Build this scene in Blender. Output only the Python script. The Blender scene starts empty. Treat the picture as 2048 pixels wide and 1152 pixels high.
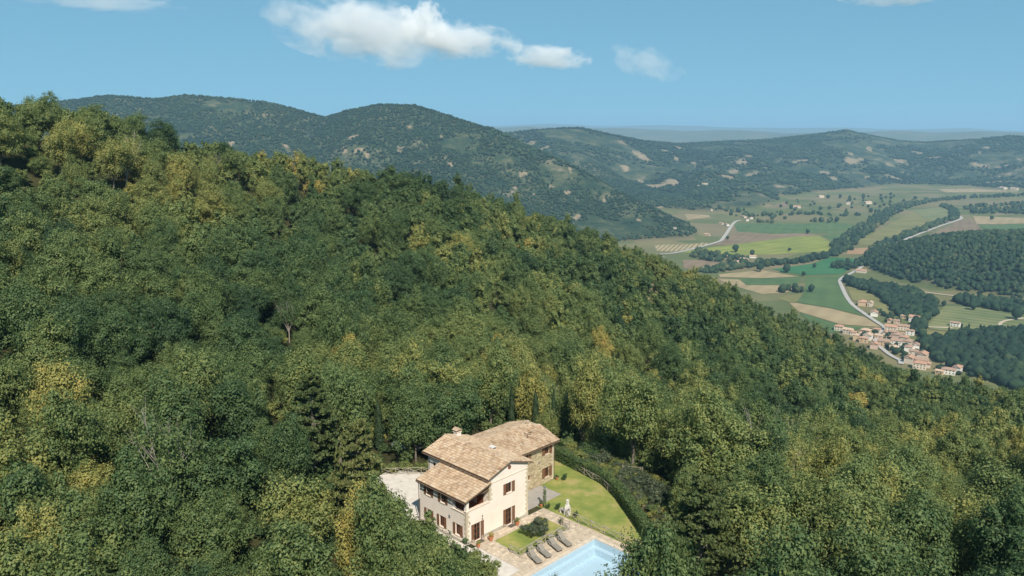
import bpy, math, random
import numpy as np
from mathutils import Matrix, Vector

random.seed(7)
rng = np.random.default_rng(11)
SC = bpy.context.scene
COL = SC.collection

# ------------------------------------------------------------------ camera
CAM_H = 43.5                       # metres above the villa's garden
FPX = 1584.0                       # focal length in pixels of a 2048 px wide frame
PITCH = math.radians(11.22)
cam_d = bpy.data.cameras.new('camera')
cam_d.sensor_width = 36.0
cam_d.lens = 36.0 * FPX / 2048.0
cam_d.clip_start = 1.0
cam_d.clip_end = 120000.0
cam = bpy.data.objects.new('camera', cam_d)
COL.objects.link(cam)
cam.location = (0, 0, CAM_H)
cam.rotation_euler = (math.pi / 2 - PITCH, 0, 0)
SC.camera = cam

# ------------------------------------------------------------------ sky and sun
SUN_AZ, SUN_EL = math.radians(166.0), math.radians(47.0)   # compass-like azimuth from +Y towards +X
world = bpy.data.worlds.new('World')
SC.world = world
world.use_nodes = True
wn = world.node_tree.nodes
wl = world.node_tree.links
wn.clear()
sky = wn.new('ShaderNodeTexSky')
sky.sky_type = 'NISHITA'
sky.sun_disc = False
sky.sun_elevation = SUN_EL
sky.sun_rotation = SUN_AZ
sky.altitude = 3000.0
sky.air_density = 0.7
sky.dust_density = 0.0
sky.ozone_density = 5.0
sg = wn.new('ShaderNodeGamma')
sg.inputs['Gamma'].default_value = 0.28
hs = wn.new('ShaderNodeMix')
hs.data_type = 'RGBA'
hs.blend_type = 'MULTIPLY'
hs.inputs['Factor'].default_value = 1.0
hs.inputs['B'].default_value = (1.37, 2.62, 3.12, 1.0)
bg = wn.new('ShaderNodeBackground')
bg.inputs['Strength'].default_value = 0.1
wo = wn.new('ShaderNodeOutputWorld')
wl.new(sky.outputs[0], sg.inputs['Color'])
wl.new(sg.outputs[0], hs.inputs['A'])
wl.new(hs.outputs['Result'], bg.inputs['Color'])
wl.new(bg.outputs[0], wo.inputs['Surface'])

sun_d = bpy.data.lights.new('sun', 'SUN')
sun_d.energy = 5.0
sun_d.angle = math.radians(0.53)
sun_d.color = (1.0, 0.91, 0.79)
sun = bpy.data.objects.new('sun', sun_d)
COL.objects.link(sun)
sv = Vector((math.sin(SUN_AZ) * math.cos(SUN_EL), math.cos(SUN_AZ) * math.cos(SUN_EL), math.sin(SUN_EL)))
sun.rotation_euler = sv.to_track_quat('Z', 'Y').to_euler()
sun.location = (60, -60, 200)

vs = SC.view_settings
vs.view_transform = 'Standard'
vs.look = 'None'
vs.exposure = 0.32
vs.gamma = 1.0
vs.use_curve_mapping = False
SC.render.engine = 'CYCLES'
cy = SC.cycles
cy.use_denoising = True
cy.max_bounces = 8
cy.diffuse_bounces = 3
cy.glossy_bounces = 2
cy.transmission_bounces = 4
cy.transparent_max_bounces = 12
cy.volume_bounces = 6
cy.sample_clamp_indirect = 4.0
cy.caustics_reflective = False
cy.caustics_refractive = False

# ------------------------------------------------------------------ survey helpers
CP, SP = math.cos(PITCH), math.sin(PITCH)
AZH = math.radians(44.56)
HO = np.array([-4.84, 77.72, 0.0])                       # the villa's near corner
E1 = np.array([math.sin(AZH), math.cos(AZH), 0.0])
E2 = np.array([-math.cos(AZH), math.sin(AZH), 0.0])
TH = math.pi / 2 - AZH


def bearing(u, v):
    """unit-depth sight line of the survey photograph"""
    x = (u - 1024) / FPX
    y = (576 - v) / FPX
    return np.array([x, CP + y * SP, -SP + y * CP])


def on_level(u, v, z):
    d = bearing(u, v)
    t = (z - CAM_H) / d[2]
    return np.array([0, 0, CAM_H]) + d * t


def hw(a, b, z=0.0):
    """villa axes -> world"""
    p = HO + E1 * a + E2 * b
    return Vector((p[0], p[1], z))


def to_house(x, y):
    dx, dy = x - HO[0], y - HO[1]
    return dx * E1[0] + dy * E1[1], dx * E2[0] + dy * E2[1]


def project(x, y, z):
    z = z - CAM_H
    dep = y * CP - z * SP
    up = y * SP + z * CP
    return 1024 + FPX * x / dep, 576 - FPX * up / dep, dep


def smooth(t):
    t = np.clip(t, 0, 1)
    return t * t * (3 - 2 * t)


def _hash(ix, iy, seed):
    h = (ix.astype(np.int64) * 374761393 + iy.astype(np.int64) * 668265263 + seed * 974711) & 0x7fffffff
    h = (h ^ (h >> 13)) * 1274126177 & 0x7fffffff
    h = h ^ (h >> 16)
    return (h & 0xffff) / 65535.0


def vnoise(x, y, seed=0):
    x = np.asarray(x, float)
    y = np.asarray(y, float)
    ix, iy = np.floor(x), np.floor(y)
    fx, fy = x - ix, y - iy
    fx, fy = fx * fx * (3 - 2 * fx), fy * fy * (3 - 2 * fy)
    a = _hash(ix, iy, seed)
    b = _hash(ix + 1, iy, seed)
    c = _hash(ix, iy + 1, seed)
    d = _hash(ix + 1, iy + 1, seed)
    return (a * (1 - fx) + b * fx) * (1 - fy) + (c * (1 - fx) + d * fx) * fy


def fbm(x, y, scale, octaves=4, seed=0):
    out, amp, tot = 0, 1.0, 0
    for o in range(octaves):
        out = out + amp * vnoise(x / scale + 17.3 * o, y / scale - 9.1 * o, seed + o)
        tot += amp
        amp *= 0.5
        scale *= 0.5
    return out / tot * 2 - 1


# ------------------------------------------------------------------ tagging and mesh helpers
def tag(o, label=None, cat=None, group=None, kind=None):
    if label:
        o['label'] = label
    if cat:
        o['category'] = cat
    if group:
        o['group'] = group
    if kind:
        o['kind'] = kind
    return o


def empty(name, loc, rz=0.0, scale=1.0):
    o = bpy.data.objects.new(name, None)
    COL.objects.link(o)
    o.location = loc
    o.rotation_euler = (0, 0, rz)
    if scale != 1.0:
        o.scale = (scale, scale, scale)
    o.empty_display_size = 0.3
    return o


def link(name, me, parent=None):
    o = bpy.data.objects.new(name, me)
    COL.objects.link(o)
    if parent is not None:
        o.parent = parent
    return o


def np_mesh(name, verts, faces, mats, midx=None, smooth_shade=False):
    """verts (N,3), faces (M,k) arrays of one polygon size"""
    me = bpy.data.meshes.new(name)
    verts = np.asarray(verts, np.float32)
    faces = np.asarray(faces, np.int32)
    k = faces.shape[1]
    me.vertices.add(len(verts))
    me.vertices.foreach_set('co', verts.ravel())
    me.loops.add(faces.size)
    me.loops.foreach_set('vertex_index', faces.ravel())
    me.polygons.add(len(faces))
    me.polygons.foreach_set('loop_start', np.arange(0, faces.size, k, dtype=np.int32))
    for m in mats:
        me.materials.append(m)
    if midx is not None:
        me.polygons.foreach_set('material_index', np.asarray(midx, np.int32))
    if smooth_shade:
        me.polygons.foreach_set('use_smooth', np.ones(len(faces), bool))
    me.update(calc_edges=True)
    return me


class MB:
    """collects faces, builds one mesh"""

    def __init__(self):
        self.v, self.f, self.m = [], [], []
        self.cur = 0

    def quad(self, *p):
        n = len(self.v)
        self.v += [tuple(q) for q in p]
        self.f.append(tuple(range(n, n + len(p))))
        self.m.append(self.cur)
        return self

    def box(self, x0, x1, y0, y1, z0, z1):
        n = len(self.v)
        self.v += [(x0, y0, z0), (x1, y0, z0), (x1, y1, z0), (x0, y1, z0), (x0, y0, z1), (x1, y0, z1), (x1, y1, z1), (x0, y1, z1)]
        for f in ((0, 3, 2, 1), (4, 5, 6, 7), (0, 1, 5, 4), (1, 2, 6, 5), (2, 3, 7, 6), (3, 0, 4, 7)):
            self.f.append(tuple(n + i for i in f))
            self.m.append(self.cur)
        return self

    def prism(self, poly, axis, a, b):
        """extrude a polygon of (p,q) along axis from a to b; axis 0: (p,q)=(y,z), 1: (x,z), 2: (x,y)"""
        def mk(p, q, t):
            return (t, p, q) if axis == 0 else ((p, t, q) if axis == 1 else (p, q, t))
        n = len(self.v)
        k = len(poly)
        self.v += [mk(p, q, a) for p, q in poly] + [mk(p, q, b) for p, q in poly]
        self.f.append(tuple(n + i for i in range(k)))
        self.f.append(tuple(n + k + i for i in reversed(range(k))))
        self.m += [self.cur] * 2
        for i in range(k):
            j = (i + 1) % k
            self.f.append((n + i, n + k + i, n + k + j, n + j))
            self.m.append(self.cur)
        return self

    def tube(self, pts, radii, seg=6, cap=True):
        pts = [Vector(p) for p in pts]
        if not hasattr(radii, '__len__'):
            radii = [radii] * len(pts)
        n0 = len(self.v)
        for i, p in enumerate(pts):
            d = (pts[min(i + 1, len(pts) - 1)] - pts[max(i - 1, 0)]).normalized()
            u = d.cross(Vector((0, 0, 1)))
            if u.length < 1e-3:
                u = d.cross(Vector((1, 0, 0)))
            u.normalize()
            w = d.cross(u)
            for s in range(seg):
                a = 2 * math.pi * s / seg
                self.v.append(tuple(p + (u * math.cos(a) + w * math.sin(a)) * radii[i]))
        for i in range(len(pts) - 1):
            for s in range(seg):
                t = (s + 1) % seg
                self.f.append((n0 + i * seg + s, n0 + i * seg + t, n0 + (i + 1) * seg + t, n0 + (i + 1) * seg + s))
                self.m.append(self.cur)
        if cap:
            self.f.append(tuple(n0 + s for s in reversed(range(seg))))
            self.f.append(tuple(n0 + (len(pts) - 1) * seg + s for s in range(seg)))
            self.m += [self.cur] * 2
        return self

    def lathe(self, prof, seg=12, c=(0, 0, 0)):
        n0 = len(self.v)
        for r, z in prof:
            for s in range(seg):
                a = 2 * math.pi * s / seg
                self.v.append((c[0] + r * math.cos(a), c[1] + r * math.sin(a), c[2] + z))
        for i in range(len(prof) - 1):
            for s in range(seg):
                t = (s + 1) % seg
                self.f.append((n0 + i * seg + s, n0 + i * seg + t, n0 + (i + 1) * seg + t, n0 + (i + 1) * seg + s))
                self.m.append(self.cur)
        self.f.append(tuple(n0 + s for s in reversed(range(seg))))
        self.f.append(tuple(n0 + (len(prof) - 1) * seg + s for s in range(seg)))
        self.m += [self.cur] * 2
        return self

    def mesh(self, name, mats):
        me = bpy.data.meshes.new(name)
        me.from_pydata(self.v, [], self.f)
        for m in (mats if isinstance(mats, (list, tuple)) else [mats]):
            me.materials.append(m)
        if any(self.m):
            me.polygons.foreach_set('material_index', self.m)
        me.update()
        return me

    def build(self, name, mats, parent=None, loc=None, rz=None):
        o = link(name, self.mesh(name, mats), parent)
        if loc is not None:
            o.location = loc
        if rz is not None:
            o.rotation_euler = (0, 0, rz)
        return o


# ------------------------------------------------------------------ materials
MATS = {}


def mat(name):
    m = bpy.data.materials.new(name)
    m.use_nodes = True
    MATS[name] = m
    return m, m.node_tree.nodes, m.node_tree.links, m.node_tree.nodes['Principled BSDF']


def rgb(c):
    return (c[0], c[1], c[2], 1.0)


def ramp_node(n, stops, interp='LINEAR'):
    r = n.new('ShaderNodeValToRGB')
    r.color_ramp.interpolation = interp
    while len(r.color_ramp.elements) < len(stops):
        r.color_ramp.elements.new(0.5)
    for e, (p, c) in zip(r.color_ramp.elements, stops):
        e.position = p
        e.color = rgb(c)
    return r


def noisy(name, c0, c1, scale=3.0, rough=0.85, bump=0.0, detail=6.0, c2=None, island=0.0, coords='Object', spec=0.25, bump_scale=None, contrast=(0.3, 0.7)):
    """two or three colours mixed by noise, optional tint per loose piece"""
    m, n, l, b = mat(name)
    tc = n.new('ShaderNodeTexCoord')
    no = n.new('ShaderNodeTexNoise')
    no.inputs['Scale'].default_value = scale
    no.inputs['Detail'].default_value = detail
    no.inputs['Roughness'].default_value = 0.65
    l.new(tc.outputs[coords], no.inputs['Vector'])
    st = [(contrast[0], c0), (contrast[1], c1)] if c2 is None else [(contrast[0], c0), (0.5, c1), (contrast[1], c2)]
    r = ramp_node(n, st)
    l.new(no.outputs['Fac'], r.inputs['Fac'])
    out = r.outputs['Color']
    if island > 0:
        g = n.new('ShaderNodeNewGeometry')
        mr = n.new('ShaderNodeMapRange')
        mr.inputs['To Min'].default_value = 1 - island
        mr.inputs['To Max'].default_value = 1 + island
        l.new(g.outputs['Random Per Island'], mr.inputs['Value'])
        mx = n.new('ShaderNodeMix')
        mx.data_type = 'RGBA'
        mx.blend_type = 'MULTIPLY'
        mx.inputs['Factor'].default_value = 1.0
        l.new(out, mx.inputs['A'])
        l.new(mr.outputs['Result'], mx.inputs['B'])
        out = mx.outputs['Result']
    l.new(out, b.inputs['Base Color'])
    b.inputs['Roughness'].default_value = rough
    b.inputs['Specular IOR Level'].default_value = spec
    if bump > 0:
        no2 = n.new('ShaderNodeTexNoise')
        no2.inputs['Scale'].default_value = bump_scale or scale * 4
        no2.inputs['Detail'].default_value = 4
        l.new(tc.outputs[coords], no2.inputs['Vector'])
        bp = n.new('ShaderNodeBump')
        bp.inputs['Strength'].default_value = bump
        bp.inputs['Distance'].default_value = 0.05
        l.new(no2.outputs['Fac'], bp.inputs['Height'])
        l.new(bp.outputs['Normal'], b.inputs['Normal'])
    return m


def foliage(name, stops, leafvar=0.35, transl=0.3, clump=0.8, rough=0.58, islands=True):
    """leaf colour from the plant's own 'tint' (0 dark green .. 1 golden), varied by branch and by leaf"""
    m, n, l, b = mat(name)
    at = n.new('ShaderNodeAttribute')
    at.attribute_type = 'INSTANCER'
    at.attribute_name = 'tint'
    tc = n.new('ShaderNodeTexCoord')
    no = n.new('ShaderNodeTexNoise')
    no.inputs['Scale'].default_value = clump
    no.inputs['Detail'].default_value = 3
    l.new(tc.outputs['Object'], no.inputs['Vector'])
    ma = n.new('ShaderNodeMath')
    ma.operation = 'MULTIPLY_ADD'
    ma.inputs[1].default_value = 0.55
    ma.inputs[2].default_value = -0.275
    l.new(no.outputs['Fac'], ma.inputs[0])
    ad = n.new('ShaderNodeMath')
    ad.operation = 'ADD'
    l.new(at.outputs['Fac'], ad.inputs[0])
    l.new(ma.outputs[0], ad.inputs[1])
    val = ad.outputs[0]
    if islands:
        g = n.new('ShaderNodeNewGeometry')
        m2 = n.new('ShaderNodeMath')
        m2.operation = 'MULTIPLY_ADD'
        m2.inputs[1].default_value = leafvar
        m2.inputs[2].default_value = -leafvar / 2
        l.new(g.outputs['Random Per Island'], m2.inputs[0])
        a2 = n.new('ShaderNodeMath')
        a2.operation = 'ADD'
        l.new(val, a2.inputs[0])
        l.new(m2.outputs[0], a2.inputs[1])
        val = a2.outputs[0]
    r = ramp_node(n, stops)
    l.new(val, r.inputs['Fac'])
    l.new(r.outputs['Color'], b.inputs['Base Color'])
    b.inputs['Roughness'].default_value = rough
    b.inputs['Specular IOR Level'].default_value = 0.28
    if transl > 0:
        t = n.new('ShaderNodeBsdfTranslucent')
        l.new(r.outputs['Color'], t.inputs['Color'])
        mx = n.new('ShaderNodeMixShader')
        mx.inputs['Fac'].default_value = transl
        l.new(b.outputs[0], mx.inputs[1])
        l.new(t.outputs[0], mx.inputs[2])
        l.new(mx.outputs[0], n['Material Output'].inputs['Surface'])
    return m


LEAF = foliage('broadleaf_leaves', [(0.0, (0.034, 0.072, 0.036)), (0.28, (0.082, 0.142, 0.052)), (0.52, (0.185, 0.236, 0.078)), (0.76, (0.335, 0.325, 0.096)), (0.92, (0.44, 0.36, 0.10)), (1.0, (0.43, 0.25, 0.09))], leafvar=0.20, transl=0.34)
LEAF_FAR = foliage('distant_leaves', [(0.0, (0.009, 0.026, 0.014)), (0.35, (0.022, 0.048, 0.021)), (0.65, (0.056, 0.078, 0.032)), (1.0, (0.15, 0.13, 0.065))], transl=0.0, clump=0.35, rough=0.9, islands=False)
NEEDLE = foliage('pine_needles', [(0.0, (0.040, 0.070, 0.030)), (0.35, (0.095, 0.132, 0.046)), (0.7, (0.190, 0.200, 0.068)), (1.0, (0.27, 0.19, 0.08))], transl=0.18, leafvar=0.2)
CYPRESS = foliage('cypress_scales', [(0.0, (0.016, 0.036, 0.014)), (0.5, (0.034, 0.062, 0.024)), (1.0, (0.06, 0.09, 0.03))], transl=0.08)
OLIVE = foliage('grey_green_leaves', [(0.0, (0.045, 0.065, 0.035)), (0.5, (0.085, 0.110, 0.060)), (1.0, (0.15, 0.17, 0.09))], transl=0.12)
BARK = noisy('bark', (0.10, 0.085, 0.065), (0.24, 0.21, 0.17), 2.5, 0.9)
TWIG = noisy('pale_bark', (0.26, 0.23, 0.19), (0.42, 0.38, 0.33), 2.0, 0.9)

STUCCO = noisy('cream_stucco', (0.73, 0.645, 0.555), (0.785, 0.705, 0.615), 0.7, 0.9, bump=0.05, bump_scale=30, c2=(0.80, 0.725, 0.64))
PLINTH = noisy('grey_plinth', (0.33, 0.31, 0.26), (0.45, 0.42, 0.36), 2.0, 0.9)
QUOIN = noisy('quoin_stone', (0.44, 0.38, 0.27), (0.62, 0.55, 0.42), 2.2, 0.9, island=0.12)
SILL = noisy('pale_sill', (0.66, 0.54, 0.44), (0.74, 0.63, 0.52), 3.0, 0.85)
SHUTTER = noisy('brown_shutter_wood', (0.14, 0.072, 0.040), (0.20, 0.105, 0.060), 6.0, 0.55, island=0.1)
FRAMEWOOD = noisy('window_frame_wood', (0.16, 0.070, 0.038), (0.23, 0.10, 0.055), 5.0, 0.5)
CURTAIN = noisy('curtain', (0.42, 0.39, 0.35), (0.56, 0.53, 0.48), 4.0, 0.9)
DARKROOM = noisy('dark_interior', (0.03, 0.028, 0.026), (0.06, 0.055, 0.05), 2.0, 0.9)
BEAM = noisy('roof_timber', (0.13, 0.085, 0.05), (0.20, 0.135, 0.085), 3.0, 0.8)
GUTTER = noisy('copper_gutter', (0.12, 0.075, 0.05), (0.18, 0.12, 0.085), 3.0, 0.5)
WHITE = noisy('white_paint', (0.58, 0.56, 0.52), (0.70, 0.68, 0.64), 2.0, 0.7)
TERRA = noisy('terracotta', (0.40, 0.15, 0.07), (0.52, 0.22, 0.11), 3.0, 0.8)
POLE = noisy('weathered_pole', (0.25, 0.22, 0.17), (0.40, 0.36, 0.29), 3.0, 0.9)
TEAK = noisy('grey_teak', (0.27, 0.245, 0.20), (0.40, 0.365, 0.31), 4.0, 0.75)
SLING = noisy('lounger_cloth', (0.21, 0.19, 0.16), (0.28, 0.255, 0.215), 5.0, 0.9)
METAL = noisy('grey_metal', (0.16, 0.16, 0.16), (0.24, 0.24, 0.24), 3.0, 0.45, spec=0.5)
DOORMAT = noisy('doormat_fibre', (0.07, 0.06, 0.05), (0.13, 0.11, 0.09), 12.0, 0.95)
GRAVEL = noisy('pale_gravel', (0.50, 0.455, 0.40), (0.66, 0.61, 0.55), 1.1, 0.95, bump=0.3, bump_scale=14, detail=9)
LAWN = noisy('lawn_grass', (0.140, 0.190, 0.042), (0.215, 0.240, 0.058), 0.34, 0.95, bump=0.25, bump_scale=9, detail=10, c2=(0.34, 0.285, 0.11), contrast=(0.37, 0.64))
SOIL = noisy('dry_soil', (0.33, 0.19, 0.105), (0.46, 0.30, 0.18), 0.8, 0.95, bump=0.3, bump_scale=6, detail=8)
PAVE = noisy('terrace_stone', (0.40, 0.32, 0.235), (0.58, 0.48, 0.365), 2.3, 0.9, island=0.22, spec=0.2)
COPING = noisy('pool_coping_stone', (0.50, 0.42, 0.32), (0.62, 0.53, 0.42), 2.0, 0.85, island=0.08)
MORTAR = noisy('stone_joints', (0.40, 0.34, 0.26), (0.50, 0.43, 0.34), 3.0, 0.95)
SLATE = noisy('grey_patio_stone', (0.28, 0.255, 0.225), (0.36, 0.33, 0.30), 1.5, 0.85, island=0.08)


def wing_stone():
    m, n, l, b = mat('rubble_stone')
    tc = n.new('ShaderNodeTexCoord')
    mp = n.new('ShaderNodeMapping')
    mp.inputs['Scale'].default_value = (3.0, 3.0, 5.5)
    l.new(tc.outputs['Object'], mp.inputs['Vector'])
    vo = n.new('ShaderNodeTexVoronoi')
    vo.inputs['Scale'].default_value = 1.0
    l.new(mp.outputs[0], vo.inputs['Vector'])
    sp = n.new('ShaderNodeSeparateColor')
    l.new(vo.outputs['Color'], sp.inputs[0])
    r = ramp_node(n, [(0.0, (0.30, 0.235, 0.135)), (0.5, (0.46, 0.375, 0.235)), (1.0, (0.58, 0.49, 0.33))])
    l.new(sp.outputs[0], r.inputs['Fac'])
    v2 = n.new('ShaderNodeTexVoronoi')
    v2.feature = 'DISTANCE_TO_EDGE'
    l.new(mp.outputs[0], v2.inputs['Vector'])
    mr = n.new('ShaderNodeMapRange')
    mr.inputs['From Max'].default_value = 0.12
    l.new(v2.outputs['Distance'], mr.inputs['Value'])
    bp = n.new('ShaderNodeBump')
    bp.inputs['Strength'].default_value = 0.5
    bp.inputs['Distance'].default_value = 0.03
    l.new(mr.outputs[0], bp.inputs['Height'])
    l.new(bp.outputs[0], b.inputs['Normal'])
    l.new(r.outputs[0], b.inputs['Base Color'])
    b.inputs['Roughness'].default_value = 0.92
    return m


RUBBLE = wing_stone()


def tile_mat():
    m, n, l, b = mat('clay_roof_tiles')
    g = n.new('ShaderNodeNewGeometry')
    r = ramp_node(n, [(0.0, (0.32, 0.22, 0.145)), (0.14, (0.41, 0.295, 0.195)), (0.5, (0.465, 0.35, 0.24)), (0.85, (0.51, 0.40, 0.285)), (1.0, (0.50, 0.425, 0.33))])
    l.new(g.outputs['Random Per Island'], r.inputs['Fac'])
    tc = n.new('ShaderNodeTexCoord')
    no = n.new('ShaderNodeTexNoise')
    no.inputs['Scale'].default_value = 0.9
    no.inputs['Detail'].default_value = 5
    l.new(tc.outputs['Object'], no.inputs['Vector'])
    r2 = ramp_node(n, [(0.30, (0.74, 0.70, 0.66)), (0.55, (0.97, 0.97, 0.97)), (0.75, (1.05, 1.04, 1.02))])
    l.new(no.outputs['Fac'], r2.inputs['Fac'])
    mx = n.new('ShaderNodeMix')
    mx.data_type = 'RGBA'
    mx.blend_type = 'MULTIPLY'
    mx.inputs['Factor'].default_value = 1.0
    l.new(r.outputs[0], mx.inputs['A'])
    l.new(r2.outputs[0], mx.inputs['B'])
    l.new(mx.outputs['Result'], b.inputs['Base Color'])
    b.inputs['Roughness'].default_value = 0.88
    b.inputs['Specular IOR Level'].default_value = 0.2
    return m


TILE = tile_mat()


def glass_mat():
    m, n, l, b = mat('window_glass')
    n.remove(b)
    g = n.new('ShaderNodeBsdfGlossy')
    g.inputs['Roughness'].default_value = 0.03
    t = n.new('ShaderNodeBsdfTransparent')
    t.inputs['Color'].default_value = (0.72, 0.76, 0.76, 1)
    fr = n.new('ShaderNodeFresnel')
    fr.inputs['IOR'].default_value = 1.5
    mx = n.new('ShaderNodeMixShader')
    l.new(fr.outputs[0], mx.inputs['Fac'])
    l.new(t.outputs[0], mx.inputs[1])
    l.new(g.outputs[0], mx.inputs[2])
    l.new(mx.outputs[0], n['Material Output'].inputs['Surface'])
    return m


GLASS = glass_mat()


def pool_water():
    m, n, l, b = mat('pool_water')
    n.remove(b)
    tc = n.new('ShaderNodeTexCoord')
    no = n.new('ShaderNodeTexNoise')
    no.inputs['Scale'].default_value = 2.2
    no.inputs['Detail'].default_value = 4
    l.new(tc.outputs['Object'], no.inputs['Vector'])
    bp = n.new('ShaderNodeBump')
    bp.inputs['Strength'].default_value = 0.35
    bp.inputs['Distance'].default_value = 0.03
    l.new(no.outputs['Fac'], bp.inputs['Height'])
    g = n.new('ShaderNodeBsdfGlossy')
    g.inputs['Roughness'].default_value = 0.03
    l.new(bp.outputs[0], g.inputs['Normal'])
    t = n.new('ShaderNodeBsdfTransparent')
    t.inputs['Color'].default_value = (0.86, 0.93, 0.965, 1)
    fr = n.new('ShaderNodeFresnel')
    fr.inputs['IOR'].default_value = 1.33
    l.new(bp.outputs[0], fr.inputs['Normal'])
    mx = n.new('ShaderNodeMixShader')
    l.new(fr.outputs[0], mx.inputs['Fac'])
    l.new(t.outputs[0], mx.inputs[1])
    l.new(g.outputs[0], mx.inputs[2])
    l.new(mx.outputs[0], n['Material Output'].inputs['Surface'])
    return m


WATER = pool_water()
POOLTILE = noisy('pool_mosaic', (0.48, 0.61, 0.69), (0.64, 0.72, 0.78), 5.5, 0.4, detail=8)


def ground_mat():
    """forest floor near, scrub on the mountains, small fields on the valley floor; zones come from the land's own 'zone' attribute"""
    m, n, l, b = mat('land')
    at = n.new('ShaderNodeAttribute')
    at.attribute_name = 'zone'
    sp = n.new('ShaderNodeSeparateColor')
    l.new(at.outputs['Color'], sp.inputs[0])
    tc = n.new('ShaderNodeTexCoord')

    def noise(scale, detail=6, rough=0.6):
        no = n.new('ShaderNodeTexNoise')
        no.inputs['Scale'].default_value = scale
        no.inputs['Detail'].default_value = detail
        no.inputs['Roughness'].default_value = rough
        l.new(tc.outputs['Object'], no.inputs['Vector'])
        return no.outputs['Fac']

    def mix(fac, a, bb):
        mx = n.new('ShaderNodeMix')
        mx.data_type = 'RGBA'
        l.new(fac, mx.inputs['Factor'])
        l.new(a, mx.inputs['A'])
        l.new(bb, mx.inputs['B'])
        return mx.outputs['Result']

    rf = ramp_node(n, [(0.35, (0.030, 0.034, 0.014)), (0.6, (0.060, 0.058, 0.026)), (0.75, (0.10, 0.085, 0.045))])
    l.new(noise(0.25), rf.inputs['Fac'])
    # mountain scrub with pale rock and dry clearings
    rs = ramp_node(n, [(0.33, (0.012, 0.030, 0.018)), (0.48, (0.034, 0.056, 0.030)), (0.58, (0.085, 0.095, 0.050)), (0.69, (0.19, 0.16, 0.11))])
    fine = n.new('ShaderNodeMath')
    fine.operation = 'MULTIPLY_ADD'
    fine.inputs[1].default_value = 0.32
    fine.inputs[2].default_value = -0.16
    l.new(noise(0.075, 6, 0.7), fine.inputs[0])
    tot = n.new('ShaderNodeMath')
    tot.operation = 'ADD'
    l.new(noise(0.011, 12, 0.72), tot.inputs[0])
    l.new(fine.outputs[0], tot.inputs[1])
    l.new(tot.outputs[0], rs.inputs['Fac'])
    # valley fields
    vo = n.new('ShaderNodeTexVoronoi')
    vo.inputs['Scale'].default_value = 1.0
    mp = n.new('ShaderNodeMapping')
    mp.inputs['Scale'].default_value = (0.0062, 0.011, 0.0)
    mp.inputs['Rotation'].default_value = (0, 0, 0.6)
    l.new(tc.outputs['Object'], mp.inputs['Vector'])
    l.new(mp.outputs[0], vo.inputs['Vector'])
    s2 = n.new('ShaderNodeSeparateColor')
    l.new(vo.outputs['Color'], s2.inputs[0])
    rv = ramp_node(n, [(0.0, (0.075, 0.110, 0.040)), (0.3, (0.115, 0.140, 0.050)), (0.5, (0.145, 0.155, 0.065)), (0.65, (0.20, 0.165, 0.085)), (0.85, (0.24, 0.185, 0.11)), (1.0, (0.16, 0.17, 0.06))])
    l.new(s2.outputs[0], rv.inputs['Fac'])
    rn = ramp_node(n, [(0.3, (0.07, 0.09, 0.035)), (0.7, (0.17, 0.15, 0.075))])
    l.new(noise(0.02, 8), rn.inputs['Fac'])
    mv = n.new('ShaderNodeMix')
    mv.data_type = 'RGBA'
    mv.inputs['Factor'].default_value = 0.35
    l.new(rv.outputs[0], mv.inputs['A'])
    l.new(rn.outputs[0], mv.inputs['B'])
    c = mix(sp.outputs[1], rf.outputs[0], rs.outputs[0])
    c = mix(sp.outputs[2], c, mv.outputs['Result'])
    soil = ramp_node(n, [(0.3, (0.27, 0.19, 0.12)), (0.7, (0.44, 0.34, 0.235))])
    l.new(noise(0.3), soil.inputs['Fac'])
    rag = n.new('ShaderNodeMath')
    rag.operation = 'MULTIPLY_ADD'
    rag.inputs[1].default_value = 1.5
    l.new(noise(0.05, 9, 0.7), rag.inputs[0])
    l.new(sp.outputs[0], rag.inputs[2])
    rm_ = n.new('ShaderNodeMapRange')
    rm_.interpolation_type = 'SMOOTHSTEP'
    rm_.inputs['From Min'].default_value = 1.0
    rm_.inputs['From Max'].default_value = 1.22
    rm_.inputs['To Max'].default_value = 0.62
    l.new(rag.outputs[0], rm_.inputs['Value'])
    c = mix(rm_.outputs[0], c, soil.outputs[0])
    l.new(c, b.inputs['Base Color'])
    b.inputs['Roughness'].default_value = 0.95
    b.inputs['Specular IOR Level'].default_value = 0.1
    return m


LAND = ground_mat()

# ------------------------------------------------------------------ the land
ZV = -230.0                        # valley floor
# canopy survey of the near hill: (image column, row, depth in metres)
CANOPY = [
    (-250, 1150, 60), (0, 1150, 62), (300, 1150, 62), (650, 1150, 66), (1500, 1150, 64), (1800, 1150, 66), (2048, 1150, 68), (2300, 1150, 68),
    (-250, 900, 76), (0, 900, 78), (300, 900, 82), (600, 900, 88), (1500, 900, 122), (1800, 900, 136), (2048, 900, 142), (2300, 900, 140),
    (-250, 650, 98), (0, 650, 104), (300, 650, 116), (600, 650, 132), (900, 650, 158), (1200, 650, 205), (1450, 690, 250),
    (0, 500, 130), (300, 500, 150), (600, 520, 180), (900, 540, 215), (1150, 560, 270),
    (-250, 400, 150), (0, 400, 160), (300, 400, 192), (600, 420, 232), (900, 450, 272), (1100, 470, 330), (700, 770, 118), (1000, 780, 130), (1300, 800, 150),
    (-250, 205, 170), (0, 222, 185), (250, 262, 222), (480, 312, 262), (700, 350, 300), (950, 380, 340), (1150, 455, 385), (1300, 505, 415), (1450, 575, 435), (1600, 645, 440), (1750, 720, 430), (1900, 780, 400), (2048, 795, 360), (2300, 800, 330),
    (1600, 770, 250), (1800, 810, 250), (2048, 830, 245), (1500, 800, 190), (2300, 830, 240),
]
CROWN_TOP = 9.8
ctl = []
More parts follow.
